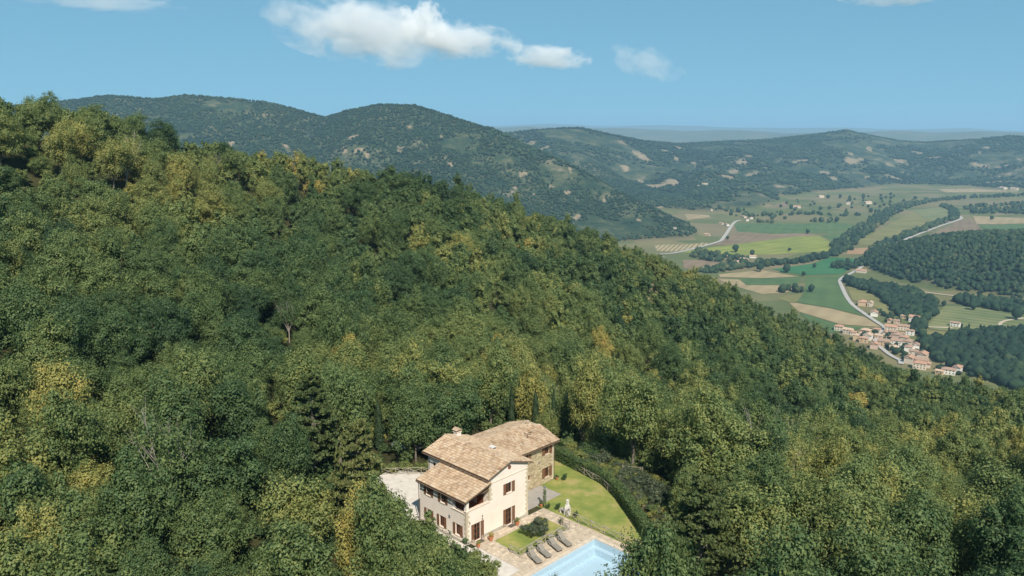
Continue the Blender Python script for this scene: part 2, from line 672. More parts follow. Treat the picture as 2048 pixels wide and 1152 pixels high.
for u, v, d in CANOPY:
    p = np.array([0, 0, CAM_H]) + bearing(u, v) * d
    ctl.append((p[0], p[1], p[2] - CROWN_TOP))
for a, b in ((-4, -12), (-4, 0), (-4, 10), (-2, 18), (8, -18), (20, -12), (25, 0), (26, 8), (21, 15), (15, 22), (6, 24), (8, 8), (8, -6), (2, -22), (14, -22)):
    q = hw(a, b)
    ctl.append((q.x, q.y, 0.0))
for x, y, z in ((0, 0, -6), (-60, 0, 2), (60, 0, -14), (0, -60, -14), (-150, -20, 12), (150, -10, -45), (0, 30, -3)):
    ctl.append((x, y, z))
ctl = np.array(ctl)


def tps_fit(P, lam=4.0):
    n = len(P)
    d = np.hypot(P[:, None, 0] - P[None, :, 0], P[:, None, 1] - P[None, :, 1]) / 100.0
    K = np.where(d > 0, d * d * np.log(np.maximum(d, 1e-9)), 0) + np.eye(n) * lam * 0.01
    A = np.zeros((n + 3, n + 3))
    A[:n, :n] = K
    Q = np.c_[np.ones(n), P[:, :2] / 100]
    A[:n, n:] = Q
    A[n:, :n] = Q.T
    return np.linalg.solve(A, np.r_[P[:, 2], 0, 0, 0])


TPS = tps_fit(ctl)


def tps(x, y):
    sh = x.shape
    x, y = x.ravel(), y.ravel()
    out = np.empty(len(x))
    for s in range(0, len(x), 40000):
        xx, yy = x[s:s + 40000], y[s:s + 40000]
        d = np.hypot(xx[:, None] - ctl[None, :, 0], yy[:, None] - ctl[None, :, 1]) / 100.0
        K = np.where(d > 0, d * d * np.log(np.maximum(d, 1e-9)), 0)
        out[s:s + 40000] = K @ TPS[:-3] + TPS[-3] + TPS[-2] * xx / 100 + TPS[-1] * yy / 100
    return out.reshape(sh)


SKY_U = np.array([-250, 0, 250, 480, 700, 950, 1150, 1300, 1450, 1600, 1750, 1900, 2048, 2300], float)
SKY_D = np.array([170, 185, 222, 262, 300, 340, 385, 415, 435, 440, 430, 400, 360, 330], float)
_az, _rs = [], []
for u, v, d in CANOPY:
    if (u, d) in set(zip(SKY_U.astype(int), SKY_D.astype(int))):
        p = bearing(u, v) * d
        _az.append(math.atan2(p[0], p[1]))
        _rs.append(math.hypot(p[0], p[1]))
_o = np.argsort(_az)
SKY_AZ, SKY_R = np.array(_az)[_o], np.array(_rs)[_o]


def elev_of(u, v):
    d = bearing(u, v)
    return d[2] / math.hypot(d[0], d[1]), math.atan2(d[0], d[1])


def ridge_table(pts):
    """(column,row,distance) -> arrays azimuth, distance, ridge height"""
    A, R, Z = [], [], []
    for u, v, r in pts:
        e, a = elev_of(u, v)
        A.append(a)
        R.append(r)
        Z.append(CAM_H + e * r)
    return np.array(A), np.array(R), np.array(Z)


RA = ridge_table([(-400, 215, 3400), (-100, 214, 3400), (60, 212, 3350), (215, 192, 3300), (310, 199, 3250), (370, 191, 3200), (450, 197, 3150), (540, 206, 3100), (600, 222, 3050), (650, 236, 3000), (700, 221, 2950), (760, 210, 2900),
                  (830, 212, 2850), (880, 227, 2800), (950, 250, 2740), (1000, 266, 2680), (1050, 292, 2600), (1150, 336, 2480), (1250, 390, 2360), (1330, 432, 2260), (1400, 468, 2160), (1450, 492, 2090)])
RB = ridge_table([(700, 280, 4300), (960, 272, 4300), (1020, 266, 4300), (1060, 262, 4300), (1110, 257, 4300), (1160, 257, 4350), (1220, 270, 4400), (1290, 284, 4600), (1360, 289, 5000), (1450, 284, 5400), (1530, 281, 5500), (1600, 273, 5600), (1650, 267, 5650), (1690, 261, 5700),
                  (1740, 271, 5700), (1800, 283, 5750), (1850, 286, 5800), (1900, 283, 5800), (1960, 279, 5800), (2020, 273, 5800), (2100, 278, 5800), (2300, 280, 5800)])
RD1 = ridge_table([(-200, 262, 12500), (850, 262, 12500), (960, 258, 12500), (1060, 254, 12200), (1130, 257, 12500), (1250, 255, 12800), (1360, 263, 12500), (1480, 262, 12200), (1570, 266, 12500), (1700, 264, 12800), (1790, 261, 12500), (1870, 265, 12500), (1960, 263, 12200), (2060, 266, 12500), (2300, 266, 12500)])
RD2 = ridge_table([(-200, 252, 22500), (850, 252, 22500), (1000, 251, 22500), (1100, 248, 22000), (1210, 252, 22500), (1320, 250, 23000), (1450, 254, 22500), (1570, 256, 22000), (1690, 255, 22500), (1800, 259, 23000), (1930, 257, 22500), (2060, 261, 22500), (2300, 260, 22500)])
A_AZ, A_R0 = [], []
for u, r in ((-400, 2150), (60, 2100), (650, 1800), (900, 1650), (1000, 1700), (1150, 1830), (1250, 1900), (1330, 1950), (1400, 1970), (1450, 1990)):
    A_AZ.append(elev_of(u, 262)[1])
    A_R0.append(r)
A_AZ, A_R0 = np.array(A_AZ), np.array(A_R0)
A_DN = np.array([1500, 1500, 1500, 1300, 1100, 700, 480, 380, 300, 260])
B_AZ, B_R0 = [], []
for u, r in ((700, 3000), (1250, 2900), (1350, 2650), (1450, 2650), (1520, 2850), (1650, 3800), (1800, 4300), (2048, 4400), (2300, 4400)):
    B_AZ.append(elev_of(u, 262)[1])
    B_R0.append(r)
B_AZ, B_R0 = np.array(B_AZ), np.array(B_R0)
_tip, _front = on_level(1722, 528, ZV), on_level(2060, 602, ZV)
DOME_AZ = math.atan2(_front[0], _front[1])
DOME_RY = 330.0
DOME_C = np.array([_front[0], _front[1]]) * (1 + DOME_RY / math.hypot(_front[0], _front[1]))
_td = _tip[:2] - DOME_C
DOME_RX = abs(_td[0] * math.cos(DOME_AZ) - _td[1] * math.sin(DOME_AZ)) * 1.02
DOME_H = 68.0


def dome(x, y):
    px = (x - DOME_C[0]) * math.cos(DOME_AZ) - (y - DOME_C[1]) * math.sin(DOME_AZ)
    py = (x - DOME_C[0]) * math.sin(DOME_AZ) + (y - DOME_C[1]) * math.cos(DOME_AZ)
    d2 = (px / DOME_RX) ** 2 + (py / DOME_RY) ** 2
    return DOME_H * np.clip(1 - d2, 0, 1) ** 0.8


def far_land(x, y):
    """valley, mountains, far ranges; returns height, mountain weight"""
    r = np.hypot(x, y)
    az = np.arctan2(x, y)
    n1 = fbm(x, y, 700, 5, 3)
    n2 = fbm(x, y, 240, 4, 9)
    gully = np.clip(0.32 - np.abs(fbm(x + 0.35 * y, y * 0.45, 420, 3, 57)), 0, 1) * 2.0
    # near mountain
    rr = np.interp(az, RA[0], RA[1])
    zr = np.interp(az, RA[0], RA[2])
    fade = smooth((RA[0][-1] + 0.02 - az) / 0.03)
    r0 = np.interp(az, A_AZ, A_R0)
    t = (r - r0) / (rr - r0)
    up = np.clip(t, 0, 1)
    down = np.clip((r - rr) / np.interp(az, A_AZ, A_DN), 0, 1)
    prof = np.where(t < 1, 0.75 * up ** 1.15 + 0.25 * smooth(up), 1 - smooth(down))
    bulge = np.sin(np.pi * np.clip(up, 0, 1)) * (t < 1)
    za = (zr - ZV) * prof + bulge * (55 * n1 + 20 * n2 - 70 * gully) * np.clip((zr - ZV) / 250, 0, 1) ** 2
    za = za * fade
    # hills across the valley
    rr = np.interp(az, RB[0], RB[1])
    zr = np.interp(az, RB[0], RB[2])
    r0 = np.interp(az, B_AZ, B_R0)
    t = (r - r0) / (rr - r0)
    up = np.clip(t, 0, 1)
    down = np.clip((r - rr) / 2200, 0, 1)
    prof = np.where(t < 1, up ** 1.15, 1 - 0.75 * smooth(down))
    bulge = np.sin(np.pi * up) * (t < 1)
    zb = (zr - ZV) * prof + bulge * (62 * n1 + 26 * n2 - 60 * gully)
    # far ranges
    zf = 0.0
    for (A, R, Z), wid, amp, sd in ((RD1, 3200, 26, 21), (RD2, 5200, 34, 33)):
        rr = np.interp(az, A, R)
        zz = np.interp(az, A, Z) - ZV
        zf = np.maximum(zf, (zz + amp * fbm(x, y, 1500, 4, sd)) * (1 - smooth(np.abs(r - rr - 300 * fbm(x, y, 2600, 2, sd)) / wid)))
    zf = np.maximum(zf, 130.0 * smooth((r - 8500) / 2500))
    zm = np.maximum(np.maximum(za, zb), 0)
    zm = np.where(r > 8000, np.maximum(zm * (1 - smooth((r - 8500) / 2500)), zf), zm)
    zd = dome(x, y)
    mount = smooth((zm - 3) / 9.0)
    mount = np.where(r > 8000, 0.35 * mount, mount)
    return ZV + np.maximum(zm, zd), np.maximum(mount, smooth((zd - 1) / 6.0))


# clearings of bare soil on the near hill (centre from the survey photograph, radius)
def hit_hill(u, v):
    d = bearing(u, v)
    lo = 40.0
    for t in np.arange(40, 520, 2.0):
        p = np.array([0, 0, CAM_H]) + d * t
        if p[2] < near_land(np.array([p[0]]), np.array([p[1]]))[0]:
            return p
    return p


def near_land(x, y):
    r = np.hypot(x, y)
    az = np.clip(np.arctan2(x, y), SKY_AZ[0], SKY_AZ[-1])
    rs = np.interp(az, SKY_AZ, SKY_R) + 14.0
    k = np.minimum(1.0, rs / np.maximum(r, 1e-6))
    z = tps(x * k, y * k)
    z = np.clip(z, -220, 75) - 0.62 * np.maximum(r - rs, 0) - 0.0016 * np.minimum(np.maximum(r - rs, 0), 150) ** 2
    z = z + 0.8 * fbm(x, y, 26, 3, 5)
    a, b = to_house(x, y)
    dx = np.maximum(np.maximum(-4.0 - a, a - 24.5), 0)
    dy = np.maximum(np.maximum(-18.0 - b, b - 23.0), 0)
    w = smooth(1 - np.hypot(dx, dy) / 12.0)
    z = z * (1 - w) - 0.06 * w
    return z


def land(x, y):
    x = np.asarray(x, float)
    y = np.asarray(y, float)
    zf, mo = far_land(x, y)
    zn = near_land(x, y)
    z = np.maximum(zn, zf)
    return z, zn >= zf, mo


def build_ground():
    az = np.concatenate([np.linspace(-180, -44, 46)[:-1], np.linspace(-44, 44, 640), np.linspace(44, 180, 46)[1:]])
    az = np.radians(az[:-1])
    rad = np.concatenate([[4, 12, 20, 28, 34], np.arange(38, 470, 2.4), np.geomspace(474, 8000, 210), np.geomspace(8200, 32000, 70)])
    A, R = np.meshgrid(az, rad)
    X, Y = R * np.sin(A), R * np.cos(A)
    x, y = X.ravel(), Y.ravel()
    z, near, mo = land(x, y)
    a, b = to_house(x, y)
    pit = (a > -2.0) & (a < 12.0) & (b > -20) & (b < -7.2)
    z = np.where(pit, -2.6, z)
    na, nr = len(az), len(rad)
    idx = np.arange(na * nr).reshape(nr, na)
    f = np.stack([idx[:-1, :], idx[1:, :], np.roll(idx, -1, 1)[1:, :], np.roll(idx, -1, 1)[:-1, :]], -1).reshape(-1, 4)
    f = f[:, ::-1]
    me = np_mesh('ground', np.c_[x, y, z], f, [LAND], smooth_shade=True)
    zone = np.zeros((len(x), 4), np.float32)
    zone[:, 3] = 1
    zone[:, 1] = np.where(near, 0, mo)
    zone[:, 2] = np.where(near, 0, 1 - mo)
    soil = np.zeros(len(x))
    for cx, cy, rr in BARE:
        d = np.hypot(x - cx, y - cy)
        soil = np.maximum(soil, smooth(1.3 - d / rr))
    zone[:, 0] = soil * near
    bank = smooth(1.5 - np.hypot((a - 25.6) / 5.5, (b + 3.5) / 8.5) + 0.5 * fbm(x, y, 3.0, 3, 12)) * near
    zone[:, 0] = np.maximum(zone[:, 0], bank * 0.45)
    far = np.zeros(len(x))
    for cx, cy_, rx, ry in FARBARE:
        far = np.maximum(far, smooth(1.35 - oval(x, y, cx, cy_, rx, ry)))
    zone[:, 0] = np.maximum(zone[:, 0], far * 0.62 * ~near)
    at = me.color_attributes.new('zone', 'FLOAT_COLOR', 'POINT')
    at.data.foreach_set('color', zone.ravel())
    o = link('ground', me)
    tag(o, 'hillside, valley floor and mountain land reaching the horizon', None, kind='structure')
    return float(z.min())


BARE = []
for u, v, rr in ((1305, 570, 9), (1320, 610, 8), (1160, 560, 6), (1225, 640, 4), (1350, 640, 8), (1600, 700, 6), (805, 420, 6), (710, 405, 5)):
    p = hit_hill(u, v)
    BARE.append((p[0], p[1], rr))
    if rr >= 8:                            # the landslip scar runs down the slope
        for q in (0.955, 0.91, 0.865):
            BARE.append((p[0] * q, p[1] * q, rr * 0.8))


def hit_land(u, v, lo=900.0, hi=7500.0):
    """where a sight line meets the far land"""
    t = np.arange(lo, hi, 6.0)
    P = np.array([0, 0, CAM_H])[None] + bearing(u, v)[None] * t[:, None]
    g = far_land(P[:, 0], P[:, 1])[0]
    k = np.argmax(P[:, 2] < g)
    return P[k] if (P[:, 2] < g).any() else None


def oval(x, y, cx, cy_, rx, ry):
    a = math.atan2(cx, cy_)
    px = (x - cx) * math.cos(a) - (y - cy_) * math.sin(a)
    py = (x - cx) * math.sin(a) + (y - cy_) * math.cos(a)
    w = 0.9 * fbm(x, y, max(rx * 1.2, 14), 4, 91)
    return np.hypot(px / rx, py / ry) + w


FARBARE = []
for u, v, rx, ry in ((1060, 289, 40, 45), (1088, 296, 30, 30), (1245, 288, 46, 36), (1290, 285, 34, 36), (1838, 306, 62, 70), (1870, 313, 46, 50), (1250, 336, 36, 36), (1740, 300, 30, 40), (1400, 322, 26, 36),
                     (1650, 345, 30, 40), (1395, 368, 30, 40), (1560, 372, 40, 40), (1330, 388, 34, 34), (1960, 330, 40, 50), (1480, 318, 30, 40), (1600, 322, 26, 30), (1530, 338, 26, 30), (1450, 345, 24, 26),
                     (520, 256, 9, 14), (820, 258, 13, 18), (800, 302, 18, 22), (690, 303, 9, 14), (640, 296, 8, 10), (1110, 322, 9, 18), (1140, 342, 9, 26), (1207, 400, 7, 30), (1155, 434, 15, 20), (1200, 452, 13, 14), (1320, 415, 16, 18), (1390, 428, 24, 16), (1280, 440, 10, 12), (1050, 352, 16, 14), (900, 330, 14, 12)):
    p = hit_land(u, v)
    if p is not None:
        FARBARE.append((p[0], p[1], rx, ry))
_cr = random.Random(29)
for _k in range(46):                      # small fields and clearings of the hills across the valley
    _u, _v = _cr.uniform(1050, 2048), _cr.uniform(295, 372)
    p = hit_land(_u, _v)
    if p is not None and math.hypot(p[0], p[1]) > 2700:
        FARBARE.append((p[0], p[1], _cr.uniform(18, 55), _cr.uniform(20, 60)))
for _k in range(26):                      # rocky spots of the near mountain
    _u, _v = _cr.uniform(450, 1300), _cr.uniform(240, 440)
    p = hit_land(_u, _v)
    if p is not None and math.hypot(p[0], p[1]) < 3400:
        FARBARE.append((p[0], p[1], _cr.uniform(6, 16), _cr.uniform(8, 24)))
ZMIN = build_ground()

# ------------------------------------------------------------------ the villa
villa = tag(empty('villa', hw(0, 0, 0), TH), 'two-storey cream country villa with clay tile roofs beside the pool', 'house')


def wall_panel(name, axis, at, lo, hi, z0, top, openings, thick, mt, outward, parent=villa):
    """a wall in the plane axis=at from lo..hi; top(p) gives its upper edge; rectangular openings (p0,p1,q0,q1); thick inward"""
    mb = MB()
    xs = sorted(set([lo, hi] + [v for o in openings for v in o[:2]]))
    t0, t1 = at, at - outward * thick

    def slab(p0, p1, q0, q1a, q1b):
        if q1a - q0 < 1e-4 and q1b - q0 < 1e-4:
            return
        mb.prism([(p0, q0), (p1, q0), (p1, q1b), (p0, q1a)], axis, t0, t1)
    for p0, p1 in zip(xs[:-1], xs[1:]):
        mid = (p0 + p1) / 2
        ops = sorted([(o[2], o[3]) for o in openings if o[0] <= mid <= o[1]])
        q = z0
        for a, b in ops:
            slab(p0, p1, q, a, a)
            q = b
        slab(p0, p1, q, top(p0), top(p1))
    return mb.build(name, mt, parent)


MAIN_L, MAIN_R, MAIN_B = 3.40, 9.48, 10.40
RIDGE, RZ, EZ = 6.44, 7.72, 6.60            # main roof ridge line and eave height (roof surface)
RS = (RZ - EZ) / (RIDGE - 2.95)


def main_top(p):
    return RZ - 0.20 - RS * abs(p - RIDGE)


def porch_z(p):
    return 5.16 + (p + 0.45) * 0.262


# windows: (centre, half width of the opening, sill, head); opening hole behind shutters
GW = [(6.41, 0.46, 3.88, 5.10), (6.41, 0.48, 0.0, 2.06), (1.58, 0.48, 0.0, 2.06)]
LW = [(6.24, 0.40, 0.70, 1.98), (4.06, 0.40, 0.70, 1.98), (1.38, 0.40, 0.70, 1.98), (6.24, 0.40, 3.66, 4.80), (3.80, 0.40, 3.60, 4.74)]

# front gable wall of the main block, the lower wall under the loggia, left wall
wall_panel('wall', 1, 0.0, MAIN_L, RIDGE, 0, main_top, [(c - w, c + w, a, b) for c, w, a, b in GW[:2]][:0] + [(5.95, 6.44, 3.88, 5.10), (5.93, 6.44, 0.001, 2.06)], 0.35, STUCCO, -1)
wall_panel('wall', 1, 0.0, RIDGE, MAIN_R, 0, main_top, [(6.44, 6.87, 3.88, 5.10), (6.44, 6.89, 0.001, 2.06)], 0.35, STUCCO, -1)
wall_panel('wall', 1, 0.0, 0.0, MAIN_L, 0, lambda p: 3.80, [(1.10, 2.06, 0.001, 2.06)], 0.30, STUCCO, -1)
wall_panel('wall', 0, 0.0, 0.30, 7.80, 0, lambda p: 4.98 if p > 2.36 else 3.52, [(c - w, c + w, a, b) for c, w, a, b in LW], 0.30, STUCCO, -1)
wall_panel('wall', 1, 7.80, 0.30, MAIN_L, 0, lambda p: porch_z(p) - 0.2, [], 0.30, STUCCO, 1)
wall_panel('wall', 0, MAIN_L, 0.35, MAIN_B, 0, lambda p: main_top(MAIN_L), [(1.0, 1.9, 2.95, 4.9), (9.0, 9.5, 4.9, 5.6)], 0.30, STUCCO, -1)
wall_panel('wall', 0, MAIN_R, 0.35, MAIN_B, 0, lambda p: main_top(MAIN_R), [], 0.30, STUCCO, 1)
wall_panel('wall', 1, MAIN_B, MAIN_L, RIDGE, 0, main_top, [], 0.30, STUCCO, 1)
wall_panel('wall', 1, MAIN_B, RIDGE, MAIN_R, 0, main_top, [], 0.30, STUCCO, 1)
# left wall of the loggia: step piece between the sill heights
MB().box(0.0, 0.30, 2.36, 2.60, 3.50, 4.98).build('loggia_pier', STUCCO, villa, (0.003, 0, 0))
# loggia: corner pillar, floor, tie beam, inner wall
MB().box(0.0, 0.36, 0.0, 0.36, 3.80, 5.06).build('corner_pillar', STUCCO, villa)
MB().box(0.31, MAIN_L - 0.003, 0.31, 3.0, 2.80, 2.95).build('loggia_floor', TERRA, villa)
MB().box(0.36, MAIN_L - 0.003, 0.05, 0.27, 5.14, 5.34).build('tie_beam', BEAM, villa)
MB().box(0.05, 0.27, 0.36, 2.36, 4.90, 5.06).build('tie_beam', BEAM, villa)
MB().box(0.302, MAIN_L - 0.003, 3.0, 3.15, 2.80, 5.1).build('loggia_wall', STUCCO, villa)
# inner doors seen through the loggia
for y0, y1 in ((0.95, 1.95),):
    MB().box(MAIN_L - 0.06, MAIN_L + 0.05, y0, y1, 2.96, 4.92).build('loggia_door', FRAMEWOOD, villa)
MB().box(1.1, 1.9, 2.94, 2.998, 2.96, 4.9).build('loggia_door', FRAMEWOOD, villa)
# sills and string course, plinth
MB().box(-0.07, MAIN_L - 0.01, -0.07, 0.33, 3.80, 3.88).build('loggia_sill', SILL, villa)
MB().box(-0.07, 0.33, 0.33, 2.36, 3.522, 3.60).build('loggia_sill', SILL, villa)
MB().box(MAIN_L, MAIN_R, -0.06, 0.0, 5.90, 5.98).build('string_course', SILL, villa)
for x0, x1 in ((0.0, 1.06), (2.10, 5.89), (6.93, MAIN_R)):
    MB().box(x0, x1, -0.045, -0.002, 0.0, 0.34).build('plinth', PLINTH, villa)
MB().box(-0.045, -0.002, -0.045, 7.8, 0.0, 0.34).build('plinth', PLINTH, villa)
MB().box(MAIN_R + 0.002, MAIN_R + 0.045, -0.045, 4.3, 0.0, 0.34).build('plinth', PLINTH, villa)
# oculus
ocu = MB().lathe([(0.24, 0), (0.24, 0.05)], 16)
for i, (x, y, z) in enumerate(ocu.v):
    ocu.v[i] = (6.48 + x, -0.002 - z, 6.93 + y)
ocu.build('oculus_window', FRAMEWOOD, villa)
# dark slab: interior darkness behind the openings put into its colour
MB().box(0.36, MAIN_L - 0.4, 3.3, 7.4, 2.2, 2.5).build('dark_slab', DARKROOM, villa)

# quoin stones
def quoins(a, b, sa, sb, z0, z1):
    """corner at (a,b); stones run along +sa on the front face and +sb on the side face"""
    z, k = z0, 0
    while z < z1 - 0.1:
        h = 0.27 + 0.03 * ((k * 7) % 3 - 1)
        la = (0.42, 0.24)[k % 2] + random.uniform(-0.04, 0.04)
        lb = (0.24, 0.42)[k % 2] + random.uniform(-0.04, 0.04)
        zt = min(z + h, z1)
        mb = MB()
        xa0, xa1 = sorted((a - sa * 0.022, a + sa * la))
        mb.box(xa0, xa1, b - 0.022, b - 0.001, z + 0.012, zt - 0.012)
        if sb:
            xs0, xs1 = sorted((a - sa * 0.022, a - sa * 0.001))
            mb.box(xs0, xs1, b - 0.001, b + lb, z + 0.012, zt - 0.012)
        mb.build('quoin_stone', QUOIN, villa)
        z, k = zt, k + 1


quoins(0.0, 0.0, 1, 1, 0.36, 3.72)
quoins(MAIN_L, 0.0, 1, 1, 3.95, 6.20)
quoins(MAIN_R, 0.0, -1, 1, 0.36, 6.20)

# wing
WL, WR, WF, WB = 9.50, 18.76, 4.33, 12.20
WRIDGE, WRZ = 8.25, 6.70
WSL = 0.335


def wing_top(p):
    return WRZ - 0.18 - WSL * abs(p - WRIDGE)


WW = [(17.55, 0.42, 3.80, 4.86), (17.55, 0.42, 0.74, 2.04), (14.0, 0.26, 4.05, 4.85), (14.3, 0.20, 1.35, 2.0)]
wall_panel('wing_wall', 1, WF, WL, WR, 0, lambda p: wing_top(WF), [(c - w, c + w, a, b) for c, w, a, b in WW], 0.4, RUBBLE, -1)
wall_panel('wing_wall', 0, WR, WF + 0.4, WRIDGE, 0, wing_top, [], 0.4, RUBBLE, 1)
wall_panel('wing_wall', 0, WR, WRIDGE, WB, 0, wing_top, [], 0.4, RUBBLE, 1)
wall_panel('wing_wall', 1, WB, WL, WR, 0, lambda p: wing_top(WB), [], 0.4, RUBBLE, 1)
quoins(WR, WF, -1, 0, 0.1, 4.9)

# ---- windows
SHUT = {}


def shutter_mesh(w, h):
    key = (round(w, 2), round(h, 2))
    if key not in SHUT:
        mb = MB()
        mb.box(0, 0.06, -0.045, 0, 0, h)
        mb.box(w - 0.06, w, -0.045, 0, 0, h)
        for a in (0, h * 0.5 - 0.04, h - 0.08):
            mb.box(0.06, w - 0.06, -0.043, -0.002, a, a + 0.08)
        k = int(h / 0.085)
        for i in range(k):
            z = 0.085 * i + 0.02
            mb.quad((0.06, -0.036, z), (w - 0.06, -0.036, z), (w - 0.06, -0.010, z + 0.07), (0.06, -0.010, z + 0.07))
        SHUT[key] = mb.mesh('shutter', SHUTTER)
    return SHUT[key]


def window(axis, at, c, hw_, z0, z1, depth, shutter=True, spread=(0.0, 0.0), label=None, sw=None, curtain=True):
    """frame (the part itself), panes, curtain, shutters; built facing -y then turned for the left wall"""
    w, h = hw_ * 2, z1 - z0
    root = MB()
    fw = 0.07
    d = depth * 0.5
    root.box(-hw_, -hw_ + fw, d, d + 0.06, 0, h).box(hw_ - fw, hw_, d, d + 0.06, 0, h)
    root.box(-hw_ + fw, hw_ - fw, d, d + 0.06, 0, fw).box(-hw_ + fw, hw_ - fw, d, d + 0.06, h - fw, h)
    root.box(-0.05, 0.05, d - 0.005, d + 0.06, fw, h - fw)
    if h > 1.6:
        for zz in (h * 0.36, h * 0.68):
            root.box(-hw_ + fw, -0.05, d + 0.01, d + 0.05, zz - 0.025, zz + 0.025).box(0.05, hw_ - fw, d + 0.01, d + 0.05, zz - 0.025, zz + 0.025)
    o = root.build('window', FRAMEWOOD, villa)
    if axis == 1:
        o.location = (c, at, z0)
    else:
        o.location = (at, c, z0)
        o.rotation_euler = (0, 0, -math.pi / 2)
    for x0, x1 in ((-hw_ + fw, -0.05), (0.05, hw_ - fw)):
        MB().quad((x0, d + 0.03, fw), (x1, d + 0.03, fw), (x1, d + 0.03, h - fw), (x0, d + 0.03, h - fw)).build('pane', GLASS, o)
    if curtain:
        MB().box(-hw_ + 0.02, -0.02, d + 0.10, d + 0.12, 0.02, h - 0.02).build('curtain', CURTAIN, o)
        MB().box(0.06, hw_ - 0.02, d + 0.10, d + 0.12, 0.02, h - 0.02).build('curtain', CURTAIN, o)
    MB().box(-hw_ - 0.3, hw_ + 0.3, depth + 0.02, depth + 0.04, -0.2, h + 0.2).build('room_shade_panel', DARKROOM, o)  # backing panel, the unlit room's darkness put into its colour
    if z0 > 0.2:
        MB().box(-hw_ - 0.06, hw_ + 0.06, -0.07, depth * 0.45, -0.07, -0.003).build('sill', SILL, o)
    if shutter:
        sw = sw or hw_ * 0.98
        me = shutter_mesh(sw, h + 0.04)
        s = link('shutter', me, o)
        s.location = (-hw_ - 0.01 - sw - spread[0], -0.012, -0.02)
        s = link('shutter', me, o)
        s.location = (hw_ + 0.01 + spread[1], -0.012, -0.02)
    if label:
        o['label'] = label
    return o


for i, (c, w, a, b) in enumerate(GW):
    window(1, 0.0, c, w if a > 0 else w, a, b, 0.3, sw=0.42)
for c, w, a, b in LW:
    window(0, 0.0, c, w, a, b, 0.26, sw=0.37)
for i, (c, w, a, b) in enumerate(WW):
    window(1, WF, c, w, a, b, 0.34, shutter=i < 3, sw=(0.46, 0.46, 0.26, 0)[i], curtain=i < 2)
MB().box(MAIN_L + 0.1, MAIN_L + 0.12, 8.9, 9.6, 4.8, 5.7).build('room_shade_panel', DARKROOM, villa)  # panel coloured dark for the unlit room behind this opening

# ---- roofs
def roof_plane(o, ud, vd, poly, parent, mt=TILE, cw=0.21, rl=0.36, thick=0.14):
    """barrel tiles laid over a sloping slab. o origin, ud along the eave, vd up the slope (3-D unit), poly in (u,v)"""
    o, ud, vd = Vector(o), Vector(ud).normalized(), Vector(vd).normalized()
    nd = ud.cross(vd).normalized()
    if nd.z < 0:
        nd = -nd
    k = len(poly)
    sl = MB()
    top = [o + ud * a + vd * b for a, b in poly]
    bot = [p - nd * thick for p in top]
    sl.quad(*top)
    sl.quad(*reversed(bot))
    for i in range(k):
        j = (i + 1) % k
        sl.quad(top[i], bot[i], bot[j], top[j])
    sl.build('roof_slab', BEAM, parent)

    def inside(a, b):
        c = False
        for i in range(k):
            (x0, y0), (x1, y1) = poly[i], poly[(i + 1) % k]
            if (y0 > b) != (y1 > b) and a < (x1 - x0) * (b - y0) / (y1 - y0) + x0:
                c = not c
        return c
    us = [p[0] for p in poly]
    vs_ = [p[1] for p in poly]
    V, F = [], []
    prof = [(-0.5, 0.0), (-0.36, 0.5), (0.0, 0.78), (0.36, 0.5), (0.5, 0.0)]
    v = min(vs_)
    row = 0
    while v < max(vs_) - 0.02:
        u = min(us) + cw / 2
        while u < max(us):
            if inside(u, v + rl * 0.5):
                j = random.uniform(-0.012, 0.012)
                lift = random.uniform(0.0, 0.018)
                r0, r1 = cw * 0.54, cw * 0.47
                n = len(V)
                for (b, hgt, rr) in ((v - 0.03, 0.035 + lift, r0), (v + rl + 0.02, 0.006, r1)):
                    for px, pz in prof:
                        V.append(o + ud * (u + j + px * rr * 2 * 0.98) + vd * b + nd * (pz * rr * 1.55 + hgt))
                for q in range(4):
                    F.append((n + q, n + q + 1, n + 6 + q, n + 5 + q))
                F.append((n + 4, n + 3, n + 2, n + 1, n)[:5])
            u += cw
        v += rl
        row += 1
    me = bpy.data.meshes.new('roof_tiles')
    me.from_pydata([tuple(p) for p in V], [], F)
    me.materials.append(mt)
    me.update()
    t = link('roof_tiles', me, parent)
    t['kind'] = 'stuff'
    return t


def ridge_tiles(a, b, parent, r=0.15):
    a, b = Vector(a), Vector(b)
    d = b - a
    L = d.length
    d.normalize()
    s = d.cross(Vector((0, 0, 1))).normalized()
    up = s.cross(d)
    V, F = [], []
    n = int(L / 0.4)
    for i in range(n):
        p0 = a + d * (L * i / n)
        p1 = a + d * (L * (i + 1) / n + 0.05)
        k = len(V)
        for p, rr, h in ((p0, r * 1.05, 0.02), (p1, r * 0.9, 0.0)):
            for q in range(6):
                an = math.pi * q / 5
                V.append(p + s * (math.cos(an) * rr) + up * (math.sin(an) * rr * 0.8 + h))
        for q in range(5):
            F.append((k + q, k + q + 1, k + 7 + q, k + 6 + q))
        F.append(tuple(k + q for q in range(6)))
    me = bpy.data.meshes.new('ridge_tiles')
    me.from_pydata([tuple(p) for p in V], [], F)
    me.materials.append(TILE)
    me.update()
    t = link('ridge_tiles', me, parent)
    t['kind'] = 'stuff'


def roof_root(name):
    o = bpy.data.objects.new(name, None)
    COL.objects.link(o)
    o.parent = villa
    o.empty_display_size = 0.3
    return o


